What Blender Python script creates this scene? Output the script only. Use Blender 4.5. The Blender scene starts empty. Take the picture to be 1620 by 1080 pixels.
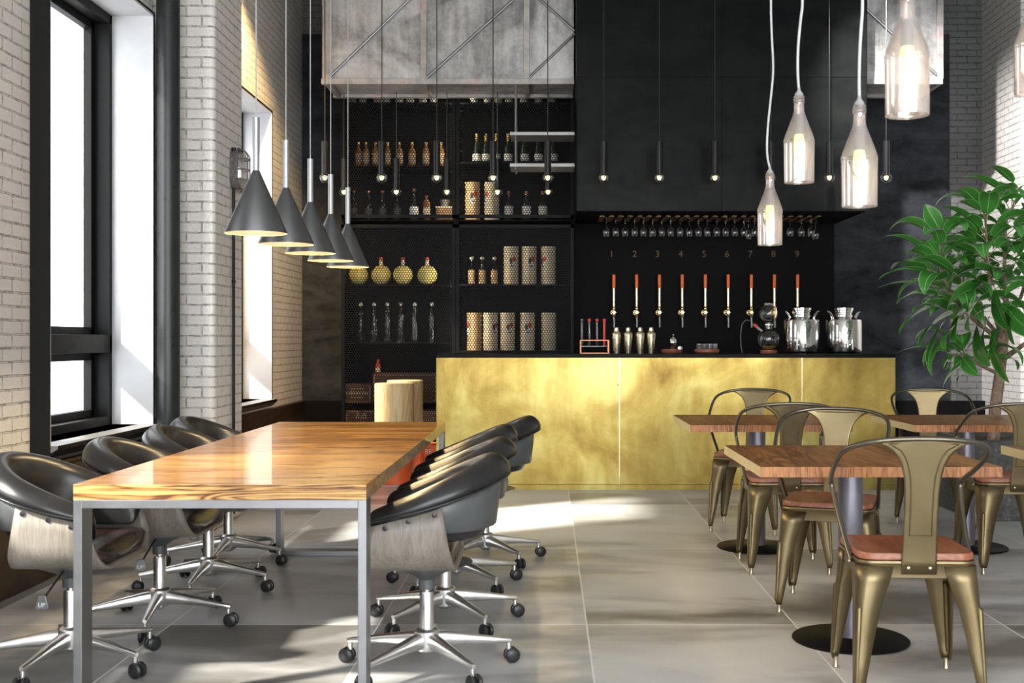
import bpy, bmesh, math, random
from mathutils import Vector, Matrix
random.seed(7)
C = bpy.context.scene
COL = C.collection
PI = math.pi
F = 1850.0; CX = 867.0; CY = 538.0; H = 1.216
def R(d): return math.radians(d)

# ------------------------------------------------------------------ camera, world, sun, exposure
SKY_SIDE, SKY_STREET = 3.0, 8.5
cam_d = bpy.data.cameras.new('camera'); cam = bpy.data.objects.new('camera', cam_d); COL.objects.link(cam)
cam.location = (0, 0, H); cam.rotation_euler = (PI/2, 0, 0)
cam_d.sensor_width = 36; cam_d.lens = F/1620*36
cam_d.shift_x = -(CX-810)/1620; cam_d.shift_y = -(540-CY)/1620
cam_d.clip_start = 0.05; cam_d.clip_end = 100
cam_d.dof.use_dof = True; cam_d.dof.focus_distance = 7.0; cam_d.dof.aperture_fstop = 6.0
C.camera = cam
w = bpy.data.worlds.new('sky'); C.world = w; w.use_nodes = True
bg = w.node_tree.nodes['Background']; bg.inputs[0].default_value = (0.95, 0.97, 1.0, 1)
# hazy white sky: moderate beyond the side windows, much brighter over the open street behind the camera
_t = w.node_tree; _c = _t.nodes.new('ShaderNodeTexCoord'); _s = _t.nodes.new('ShaderNodeSeparateXYZ'); _t.links.new(_c.outputs['Generated'], _s.inputs[0])
_m = _t.nodes.new('ShaderNodeMapRange'); _m.interpolation_type = 'SMOOTHSTEP'; _t.links.new(_s.outputs[1], _m.inputs[0])
_m.inputs[1].default_value = -0.45; _m.inputs[2].default_value = -0.85; _m.inputs[3].default_value = SKY_SIDE; _m.inputs[4].default_value = SKY_STREET
_t.links.new(_m.outputs[0], bg.inputs[1])
sun_d = bpy.data.lights.new('sun', 'SUN'); sun = bpy.data.objects.new('sun', sun_d); COL.objects.link(sun)
sun_d.energy = 12; sun_d.color = (1.0, 0.93, 0.82); sun_d.angle = R(3.0)
sun.rotation_euler = Vector((1, 0.65, -0.9)).to_track_quat('-Z', 'Y').to_euler()
C.view_settings.view_transform = 'Standard'; C.view_settings.look = 'None'
C.view_settings.gamma = 1; C.view_settings.use_curve_mapping = False
C.view_settings.exposure = 0.35
C.cycles.max_bounces = 10; C.cycles.transparent_max_bounces = 24
C.cycles.sample_clamp_indirect = 6
C.cycles.caustics_reflective = False; C.cycles.caustics_refractive = False
def portal(name, loc, rot, sx, sy):
    l = bpy.data.lights.new(name, 'AREA'); o = bpy.data.objects.new(name, l); COL.objects.link(o)
    l.shape = 'RECTANGLE'; l.size = sx; l.size_y = sy; l.cycles.is_portal = True
    o.location = loc; o.rotation_euler = rot

# ------------------------------------------------------------------ node helpers and materials
class N:
    def __init__(s, name):
        s.m = bpy.data.materials.new(name); s.m.use_nodes = True; s.t = s.m.node_tree
        s.b = s.t.nodes['Principled BSDF']; s.out = s.t.nodes['Material Output']
    def n(s, typ, ins=None, **kw):
        o = s.t.nodes.new(typ)
        for k, v in kw.items(): setattr(o, k, v)
        for k, v in (ins or {}).items():
            if isinstance(v, bpy.types.NodeSocket): s.t.links.new(v, o.inputs[k])
            else: o.inputs[k].default_value = v
        return o
    def math(s, op, a, b=0.0, c=0.0):
        return s.n('ShaderNodeMath', {0: a, 1: b, 2: c}, operation=op).outputs[0]
    def coord(s, kind='Object', scale=(1, 1, 1), rot=(0, 0, 0), loc=(0, 0, 0)):
        tc = s.n('ShaderNodeTexCoord').outputs[kind]
        return s.n('ShaderNodeMapping', {0: tc, 'Scale': scale, 'Rotation': rot, 'Location': loc}).outputs[0]
    def noise(s, vec, scale=5.0, detail=4.0, rough=0.5, dist=0.0):
        return s.n('ShaderNodeTexNoise', {'Vector': vec, 'Scale': scale, 'Detail': detail, 'Roughness': rough, 'Distortion': dist}).outputs[0]
    def ramp(s, fac, stops):
        r = s.n('ShaderNodeValToRGB', {0: fac}); e = r.color_ramp.elements
        while len(e) < len(stops): e.new(0.5)
        for i, (p, c) in enumerate(stops):
            e[i].position = p; e[i].color = (c[0], c[1], c[2], 1) if hasattr(c, '__len__') else (c, c, c, 1)
        return r.outputs[0]
    def mix(s, fac, a, b, mode='MIX'):
        o = s.n('ShaderNodeMix', data_type='RGBA', blend_type=mode)
        for i, v in ((0, fac), (6, a), (7, b)):
            if isinstance(v, bpy.types.NodeSocket): s.t.links.new(v, o.inputs[i])
            elif i == 0: o.inputs[0].default_value = v
            else: o.inputs[i].default_value = (v[0], v[1], v[2], 1)
        return o.outputs[2]
    def bump(s, h, strength=0.3, dist=0.01):
        o = s.n('ShaderNodeBump', {'Height': h, 'Strength': strength, 'Distance': dist})
        s.t.links.new(o.outputs[0], s.b.inputs['Normal'])
    def set(s, **kw):
        for k, v in kw.items():
            k = {'col': 'Base Color', 'rough': 'Roughness', 'metal': 'Metallic', 'coat': 'Coat Weight', 'spec': 'Specular IOR Level',
                 'trans': 'Transmission Weight', 'ior': 'IOR', 'em': 'Emission Color', 'ems': 'Emission Strength', 'coatr': 'Coat Roughness',
                 'aniso': 'Anisotropic', 'sss': 'Subsurface Weight'}.get(k, k)
            if isinstance(v, bpy.types.NodeSocket): s.t.links.new(v, s.b.inputs[k])
            elif hasattr(v, '__len__'): s.b.inputs[k].default_value = (v[0], v[1], v[2], 1)
            else: s.b.inputs[k].default_value = v
        return s.m
M = {}
def plain(name, col, rough=0.5, metal=0.0, var=0.06, nscale=18, bump=0.0, **kw):
    k = N(name); v = k.coord()
    f = k.noise(v, nscale, 5)
    lo = [c*(1-var*2) for c in col]; hi = [min(1, c*(1+var*2)) for c in col]
    k.set(col=k.ramp(f, [(0.25, lo), (0.75, hi)]), rough=k.math('MULTIPLY_ADD', f, 0.16, rough-0.08), metal=metal, **kw)
    if bump: k.bump(f, bump, 0.003)
    M[name] = k.m; return k.m
def thin_glass(name, tint, gloss=0.12, rough=0.02, haze=0.0, edge=0.5):
    k = N(name); k.t.nodes.remove(k.b)
    tr = k.n('ShaderNodeBsdfTransparent', {0: (*tint, 1)}).outputs[0]
    gl = k.n('ShaderNodeBsdfGlossy', {0: (1, 1, 1, 1), 'Roughness': rough}).outputs[0]
    lw = k.n('ShaderNodeLayerWeight', {0: 0.35}).outputs[1]
    f = k.math('ADD', k.math('MULTIPLY', k.math('POWER', lw, 2.0), edge), gloss)
    f = k.math('MINIMUM', f, 1.0)
    sh = k.n('ShaderNodeMixShader', {0: f, 1: tr, 2: gl}).outputs[0]
    if haze:
        df = k.n('ShaderNodeBsdfDiffuse', {0: (0.95, 0.9, 0.87, 1)}).outputs[0]
        tl = k.n('ShaderNodeBsdfTranslucent', {0: (0.95, 0.9, 0.87, 1)}).outputs[0]
        d2 = k.n('ShaderNodeMixShader', {0: 0.5, 1: df, 2: tl}).outputs[0]
        hv = k.math('MULTIPLY', k.noise(k.coord(scale=(60, 60, 6)), 1.0, 2), haze*2)
        sh = k.n('ShaderNodeMixShader', {0: hv, 1: sh, 2: d2}).outputs[0]
    k.t.links.new(sh, k.out.inputs[0]); M[name] = k.m; return k.m
def wood(name, ramp, axis='x', scale=1.0, rough=0.4, planks=None, coat=0.0, fine=1.0, ring=0.55, nr=7.0):
    k = N(name)
    st = {'x': (0.9, 9, 9), 'y': (9, 0.9, 9), 'z': (9, 9, 0.9)}[axis]
    v = k.coord(scale=tuple(a*scale for a in st))
    base = v
    off = None
    if planks:      # planks run along axis, width planks across
        pv = k.n('ShaderNodeSeparateXYZ', {0: k.coord()}).outputs
        ac = pv['XYZ'.index('Y' if axis == 'x' else 'X')]
        idx = k.math('FLOOR', k.math('DIVIDE', ac, planks))
        rnd = k.n('ShaderNodeTexWhiteNoise', {'W': idx}, noise_dimensions='1D').outputs[0]
        off = rnd
        base = k.n('ShaderNodeVectorMath', {0: v, 1: k.n('ShaderNodeCombineXYZ', {0: k.math('MULTIPLY', rnd, 37.0), 1: k.math('MULTIPLY', rnd, 11.0), 2: 0.0}).outputs[0]}, operation='ADD').outputs[0]
        fr = k.math('FRACT', k.math('DIVIDE', ac, planks))
        gap = k.math('LESS_THAN', fr, 0.035)
    n1 = k.noise(base, 0.9, 3, 0.55, 1.2)
    rings = k.math('FRACT', k.math('MULTIPLY', n1, nr))
    rings = k.math('ABSOLUTE', k.math('SUBTRACT', rings, 0.5))
    n2 = k.noise(base, 7.0*fine, 5, 0.65)
    n0 = k.noise(base, 0.35, 2)
    f = k.math('ADD', k.math('ADD', k.math('MULTIPLY', rings, ring), k.math('MULTIPLY', n2, 0.5)), k.math('MULTIPLY', k.math('SUBTRACT', n0, 0.5), 0.5))
    if planks: f = k.math('ADD', f, k.math('MULTIPLY', k.math('SUBTRACT', off, 0.5), 0.22))
    c = k.ramp(f, ramp)
    if planks: c = k.mix(k.math('MULTIPLY', gap, 0.8), c, (0.05, 0.025, 0.012))
    k.set(col=c, rough=k.math('MULTIPLY_ADD', n2, 0.25, rough-0.12), coat=coat)
    k.bump(f, 0.12, 0.002)
    M[name] = k.m; return k.m
def brick(name, across, c_lo, c_hi, mort):
    k = N(name)
    s = k.n('ShaderNodeSeparateXYZ', {0: k.coord()}).outputs
    nz = k.noise(k.coord(), 11, 3); nz2 = k.noise(k.coord(), 17, 3)
    a = s['XY'.index(across)]
    vec = k.n('ShaderNodeCombineXYZ', {0: k.math('ADD', a, k.math('MULTIPLY_ADD', nz, 0.014, -0.007)), 1: k.math('ADD', s[2], k.math('MULTIPLY_ADD', nz2, 0.010, -0.005)), 2: 0.0}).outputs[0]
    b = k.n('ShaderNodeTexBrick', {'Vector': vec, 'Color1': (1, 1, 1, 1), 'Color2': (0.8, 0.8, 0.8, 1), 'Mortar': (0, 0, 0, 1), 'Scale': 1.0,
            'Mortar Size': 0.0058, 'Mortar Smooth': 0.35, 'Bias': 0.0, 'Brick Width': 0.2, 'Row Height': 0.0655}, offset=0.5)
    fine = k.noise(k.coord(), 70, 5, 0.6); big = k.noise(k.coord(), 1.7, 3)
    bc = k.ramp(k.math('ADD', k.math('MULTIPLY', fine, 0.5), k.math('MULTIPLY', big, 0.5)), [(0.35, c_lo), (0.65, c_hi)])
    bc = k.mix(1.0, bc, k.mix(0.15, (1, 1, 1), b.outputs[0]), 'MULTIPLY')
    crack = k.math('GREATER_THAN', k.noise(k.coord(), 26, 4, 0.7), 0.53)
    dirt = k.math('MULTIPLY', b.outputs[1], k.math('MULTIPLY_ADD', crack, 0.75, 0.12))
    k.set(col=k.mix(dirt, bc, mort), rough=0.72)
    hgt = k.math('ADD', k.math('MULTIPLY', k.math('SUBTRACT', 1.0, b.outputs[1]), 1.0), k.math('MULTIPLY', fine, 0.35))
    k.bump(hgt, 0.9, 0.013)
    M[name] = k.m; return k.m
BR = ((0.64, 0.61, 0.575), (0.76, 0.735, 0.70), (0.27, 0.25, 0.23))
brick('brick_yz', 'Y', *BR); brick('brick_xz', 'X', *BR)
brick('brick_shaded', 'X', (0.10, 0.10, 0.10), (0.17, 0.17, 0.17), (0.03, 0.03, 0.03))  # same white brick, with the back wall's shade put into the colour
plain('black_metal', (0.0055, 0.0055, 0.006), 0.45, 0.0, nscale=9, spec=0.10)
plain('black_matte', (0.006, 0.0055, 0.006), 0.6, 0.0, nscale=9, spec=0.06)
plain('window_black', (0.006, 0.006, 0.006), 0.5, 0.0, spec=0.12)
plain('pipe_black', (0.02, 0.021, 0.022), 0.30, 0.0, spec=0.28)
plain('cone_shade', (0.10, 0.10, 0.102), 0.38, 0.75, var=0.02)
plain('plaster', (0.46, 0.46, 0.475), 0.8, var=0.05, nscale=6, bump=0.5)
plain('lining_edge', (0.009, 0.009, 0.0085), 0.45, spec=0.2)
plain('ceiling_paint', (0.55, 0.55, 0.55), 0.8)
plain('sill', (0.20, 0.195, 0.19), 0.35, var=0.08, nscale=6)
plain('steel', (0.27, 0.27, 0.28), 0.42, 1.0, var=0.03)
plain('steel_dark', (0.30, 0.30, 0.31), 0.42, 0.9)
plain('aluminium', (0.86, 0.85, 0.84), 0.30, 1.0, var=0.02)
plain('chrome', (0.74, 0.73, 0.71), 0.09, 1.0, var=0.01)
plain('tube_grey', (0.34, 0.34, 0.345), 0.34, 0.7, var=0.02)
plain('cord_white', (0.55, 0.55, 0.56), 0.6)
plain('cord_grey', (0.33, 0.32, 0.31), 0.6)
plain('rubber', (0.018, 0.018, 0.019), 0.38)
plain('leather', (0.014, 0.014, 0.015), 0.30, var=0.25, nscale=7, bump=0.12)
plain('leather_in', (0.030, 0.018, 0.015), 0.28, var=0.2, nscale=7)
plain('shell_plastic', (0.085, 0.092, 0.095), 0.38, var=0.05)
plain('cone_gold', (0.88, 0.74, 0.30), 0.45, 0.2, var=0.03)
plain('brass', (0.72, 0.55, 0.28), 0.26, 1.0)
plain('brass_pale', (0.78, 0.68, 0.47), 0.28, 1.0, var=0.03)
plain('brass_dull', (0.085, 0.05, 0.022), 0.5, 0.6)
plain('rail_brass', (0.22, 0.13, 0.06), 0.45, 0.8)
plain('copper', (0.42, 0.19, 0.10), 0.4, 1.0)
plain('lamp_black', (0.008, 0.008, 0.009), 0.36, 0.0, spec=0.32)
plain('orange_plastic', (0.85, 0.16, 0.03), 0.4, var=0.03)
plain('orange_paint', (0.78, 0.13, 0.03), 0.4, var=0.04)
plain('red_plastic', (0.60, 0.05, 0.02), 0.4)
plain('white_label', (0.80, 0.78, 0.72), 0.5, var=0.04)
plain('cream', (0.80, 0.68, 0.47), 0.45, var=0.05)
plain('tan', (0.62, 0.40, 0.20), 0.45, var=0.05)
plain('rose', (0.45, 0.30, 0.16), 0.45, var=0.05)
plain('gold_foil', (0.75, 0.50, 0.16), 0.3, 0.9)
plain('amber', (0.30, 0.15, 0.04), 0.12, var=0.1)
plain('flask_yellow', (0.78, 0.66, 0.22), 0.15, var=0.08, nscale=6)
plain('red_cap', (0.65, 0.06, 0.03), 0.35)
plain('dark_green_glass', (0.012, 0.03, 0.014), 0.06, var=0.1)
plain('dark_print', (0.05, 0.05, 0.07), 0.5)
plain('white_ceramic', (0.75, 0.74, 0.70), 0.25)
plain('crate_wood', (0.10, 0.045, 0.022), 0.6, var=0.15)
plain('stencil', (0.55, 0.42, 0.25), 0.6)
plain('tray_wood', (0.22, 0.07, 0.035), 0.4)
plain('grey_cast', (0.20, 0.19, 0.18), 0.42, 0.6, var=0.2, nscale=50)
plain('shelf_alu', (0.30, 0.295, 0.285), 0.42, 0.5, var=0.05)
plain('rivet', (0.45, 0.40, 0.28), 0.3, 0.9)
plain('pole_violet', (0.22, 0.21, 0.25), 0.34, 0.7, var=0.1, nscale=6)
plain('soil', (0.05, 0.035, 0.025), 0.9, bump=0.5)
plain('coffee', (0.30, 0.20, 0.02), 0.2)
thin_glass('glass', (0.93, 0.94, 0.94), 0.06, 0.02)
thin_glass('pane', (0.97, 0.98, 0.98), 0.04, 0.0, edge=0.3)
thin_glass('bottle_glass', (0.95, 0.90, 0.87), 0.22, 0.05, haze=0.09, edge=0.75)
thin_glass('wall_lamp_glass', (0.85, 0.82, 0.76), 0.15, 0.08, haze=0.2)
k = N('led_strip'); k.set(col=(1, 0.9, 0.7), em=(1.0, 0.86, 0.62), ems=60.0); M['led_strip'] = k.m
k = N('filament'); k.set(col=(1, 0.9, 0.5), em=(1.0, 0.80, 0.42), ems=2.0); M['filament'] = k.m
k = N('led_core'); k.set(col=(1, 1, 0.7), em=(0.80, 1.0, 0.30), ems=1.15); M['led_core'] = k.m
# gunmetal-brass paint of the cafe chairs
k = N('chair_bronze'); f = k.noise(k.coord(), 5, 4)
k.set(col=k.ramp(f, [(0.3, (0.155, 0.115, 0.056)), (0.7, (0.215, 0.168, 0.090))]), metal=0.85, rough=k.math('MULTIPLY_ADD', k.noise(k.coord(), 40, 3), 0.15, 0.30)); M['chair_bronze'] = k.m
k = N('chair_tube'); k.set(col=(0.17, 0.15, 0.115), metal=0.9, rough=0.3); M['chair_tube'] = k.m
# brass sheet of the bar front
k = N('brass_sheet'); v = k.coord()
f1 = k.noise(v, 1.6, 6, 0.6, 0.6); f2 = k.noise(v, 14, 6, 0.7); f3 = k.noise(k.coord(scale=(7, 7, 1)), 1.6, 4, 0.6)
f = k.math('ADD', k.math('ADD', k.math('MULTIPLY', f1, 0.72), k.math('MULTIPLY', f2, 0.13)), k.math('MULTIPLY', f3, 0.15))
c = k.ramp(f, [(0.36, (0.22, 0.135, 0.028)), (0.48, (0.35, 0.25, 0.062)), (0.60, (0.45, 0.38, 0.125))])
vo = k.n('ShaderNodeTexVoronoi', {'Vector': v, 'Scale': 9.0, 'Randomness': 1.0}).outputs[0]
sp = k.math('MULTIPLY', k.math('LESS_THAN', vo, 0.055), k.math('GREATER_THAN', k.noise(v, 2.1, 2), 0.60))
k.set(col=k.mix(sp, c, (0.06, 0.04, 0.02)), metal=0.8, rough=k.ramp(f, [(0.3, 0.44), (0.7, 0.24)]))
k.bump(f2, 0.05, 0.002); M['brass_sheet'] = k.m
# dark plaster
def darkplaster(name, lo, hi, rough, metal=0.0):
    k = N(name); f = k.math('ADD', k.math('MULTIPLY', k.noise(k.coord(scale=(0.6, 0.6, 1.4)), 2.2, 5, 0.6, 1.0), 0.65), k.math('MULTIPLY', k.noise(k.coord(), 9, 5, 0.65), 0.35))
    st = k.n('ShaderNodeTexVoronoi', {'Vector': k.coord(scale=(1, 1, 2.2)), 'Scale': 6.0, 'Randomness': 1.0}).outputs[0]
    c = k.ramp(f, [(0.36, lo), (0.64, hi)])
    k.set(col=c, rough=k.math('MULTIPLY_ADD', f, -0.25, rough+0.12), metal=metal); k.set(spec=0.06); k.bump(f, 0.12, 0.004); M[name] = k.m
darkplaster('plaster_dark', (0.013, 0.0145, 0.017), (0.050, 0.055, 0.063), 0.6)
darkplaster('hood_black', (0.004, 0.0043, 0.0048), (0.012, 0.013, 0.0125), 0.34)
darkplaster('wainscot', (0.028, 0.021, 0.016), (0.060, 0.045, 0.032), 0.45)
# galvanised, stained sheets
k = N('galvanised'); v = k.coord()
f = k.math('ADD', k.math('MULTIPLY', k.noise(v, 1.9, 6, 0.62, 0.9), 0.6), k.math('MULTIPLY', k.noise(k.coord(scale=(11, 11, 1.0)), 1.5, 4, 0.6), 0.22))
f = k.math('ADD', f, k.math('MULTIPLY', k.noise(v, 24, 4, 0.7), 0.18))
c = k.ramp(f, [(0.38, (0.15, 0.148, 0.145)), (0.46, (0.29, 0.285, 0.28)), (0.54, (0.43, 0.425, 0.418)), (0.62, (0.54, 0.53, 0.52))])
ru = k.math('GREATER_THAN', k.noise(v, 3.3, 5, 0.7), 0.74)
k.set(col=k.mix(k.math('MULTIPLY', ru, 0.5), c, (0.42, 0.26, 0.18)), rough=0.5, metal=0.35); k.bump(f, 0.1, 0.004); M['galvanised'] = k.m
k = N('angle_iron'); v = k.coord(); f = k.noise(v, 6, 5, 0.65)
c = k.ramp(f, [(0.35, (0.26, 0.24, 0.23)), (0.58, (0.42, 0.39, 0.37)), (0.66, (0.42, 0.29, 0.25))]); k.set(col=c, rough=0.5, metal=0.4); M['angle_iron'] = k.m
# wood
wood('oak_table', [(0.20, (0.08, 0.030, 0.008)), (0.36, (0.30, 0.140, 0.034)), (0.55, (0.50, 0.275, 0.080)), (0.85, (0.66, 0.43, 0.17))], 'x', 0.75, 0.30, coat=0.45, ring=0.42, nr=6.0)
wood('oak_edge', [(0.26, (0.10, 0.035, 0.008)), (0.40, (0.36, 0.16, 0.040)), (0.70, (0.66, 0.40, 0.13))], 'x', 1.5, 0.42, ring=0.95, nr=11.0)
wood('pine_table', [(0.22, (0.15, 0.055, 0.014)), (0.45, (0.38, 0.155, 0.040)), (0.7, (0.52, 0.25, 0.075))], 'y', 1.0, 0.38, planks=0.148)
wood('pine_edge', [(0.2, (0.16, 0.05, 0.012)), (0.5, (0.42, 0.17, 0.05)), (0.8, (0.60, 0.30, 0.10))], 'z', 2.6, 0.5)
wood('pine_sunlit_side', [(0.2, (0.70, 0.52, 0.24)), (0.8, (0.82, 0.66, 0.36))], 'y', 1.3, 0.5)  # sunlight on the table sides painted in as paler wood
wood('seat_wood', [(0.2, (0.22, 0.070, 0.030)), (0.5, (0.36, 0.13, 0.065)), (0.8, (0.45, 0.19, 0.10))], 'y', 1.1, 0.36)
wood('plywood', [(0.2, (0.16, 0.14, 0.115)), (0.5, (0.30, 0.265, 0.225)), (0.8, (0.42, 0.38, 0.33))], 'z', 1.6, 0.42, fine=1.6, ring=0.22)
wood('log_wood', [(0.2, (0.50, 0.31, 0.12)), (0.5, (0.68, 0.50, 0.25)), (0.85, (0.78, 0.64, 0.40))], 'z', 1.0, 0.5)
# floor
k = N('floor_tiles'); v = k.coord(); s = k.n('ShaderNodeSeparateXYZ', {0: v}).outputs
u = k.math('DIVIDE', k.math('SUBTRACT', s[0], 0.165), 0.89); t = k.math('DIVIDE', k.math('SUBTRACT', s[1], 5.0), 1.825)
fu = k.math('FRACT', k.math('ADD', u, 40.0)); ft = k.math('FRACT', k.math('ADD', t, 40.0))
rnd = k.n('ShaderNodeTexWhiteNoise', {'Vector': k.n('ShaderNodeCombineXYZ', {0: k.math('FLOOR', u), 1: k.math('FLOOR', t), 2: 3.0}).outputs[0]}, noise_dimensions='3D').outputs
offv = k.n('ShaderNodeVectorMath', {0: k.coord(scale=(0.75, 1.5, 1)), 1: k.n('ShaderNodeVectorMath', {0: rnd[1], 'Scale': 20.0}, operation='SCALE').outputs[0]}, operation='ADD').outputs[0]
cl = k.noise(offv, 1.1, 4, 0.5, 0.5)
fn = k.noise(k.coord(scale=(2, 3.5, 1)), 3, 4, 0.6)
f = k.math('ADD', k.math('ADD', k.math('MULTIPLY', cl, 0.85), k.math('MULTIPLY', fn, 0.12)), k.math('MULTIPLY', rnd[0], 0.10))
f = k.math('ADD', f, k.math('MULTIPLY', k.math('GREATER_THAN', t, 1.0), 0.09))
c = k.ramp(f, [(0.38, (0.17, 0.162, 0.15)), (0.49, (0.36, 0.355, 0.345)), (0.58, (0.55, 0.547, 0.542)), (0.72, (0.63, 0.628, 0.625))])
g1 = k.math('LESS_THAN', k.math('ABSOLUTE', k.math('SUBTRACT', fu, 0.5)), 0.4960)
g2 = k.math('LESS_THAN', k.math('ABSOLUTE', k.math('SUBTRACT', ft, 0.5)), 0.4980)
g = k.math('SUBTRACT', 1.0, k.math('MULTIPLY', g1, g2))
k.set(col=k.mix(g, c, (0.85, 0.84, 0.82)), rough=k.math('MULTIPLY_ADD', fn, 0.2, 0.30)); M['floor_tiles'] = k.m
# leaves, bark, planter
k = N('leaf'); gx = k.n('ShaderNodeSeparateXYZ', {0: k.n('ShaderNodeTexCoord').outputs['UV']}).outputs
mid = k.math('ABSOLUTE', k.math('SUBTRACT', gx[0], 0.5))
rib = k.math('LESS_THAN', mid, 0.026); rim = k.math('GREATER_THAN', mid, 0.455)
vein = k.math('LESS_THAN', k.math('FRACT', k.math('ADD', k.math('MULTIPLY', gx[1], 16.0), k.math('MULTIPLY', mid, -7.0))), 0.09)
gcol = k.ramp(k.noise(k.coord(), 4, 3), [(0.3, (0.036, 0.19, 0.034)), (0.7, (0.09, 0.35, 0.062))])
gcol = k.mix(k.math('MULTIPLY', vein, 0.2), gcol, (0.09, 0.28, 0.06))
gcol = k.mix(k.math('MAXIMUM', rib, rim), gcol, (0.30, 0.55, 0.17))
k.set(col=gcol, rough=0.20, sss=0.0, spec=0.7)
tl = k.n('ShaderNodeBsdfTranslucent', {0: k.mix(0.5, gcol, (0.2, 0.5, 0.05))}).outputs[0]
ms = k.n('ShaderNodeMixShader', {0: 0.22, 1: k.b.outputs[0], 2: tl}).outputs[0]; k.t.links.new(ms, k.out.inputs[0]); M['leaf'] = k.m
k = N('bark'); f = k.noise(k.coord(scale=(1, 1, 0.6)), 38, 5, 0.7)
k.set(col=k.ramp(f, [(0.35, (0.13, 0.075, 0.05)), (0.65, (0.38, 0.26, 0.19))]), rough=0.8); k.bump(f, 0.6, 0.006); M['bark'] = k.m
plain('twig', (0.32, 0.26, 0.14), 0.6)
k = N('planter_stone'); f = k.noise(k.coord(), 22, 6, 0.75)
k.set(col=k.ramp(f, [(0.38, (0.045, 0.045, 0.042)), (0.6, (0.11, 0.11, 0.10)), (0.72, (0.25, 0.25, 0.23))]), rough=0.75); k.bump(f, 0.3, 0.004); M['planter_stone'] = k.m

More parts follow.
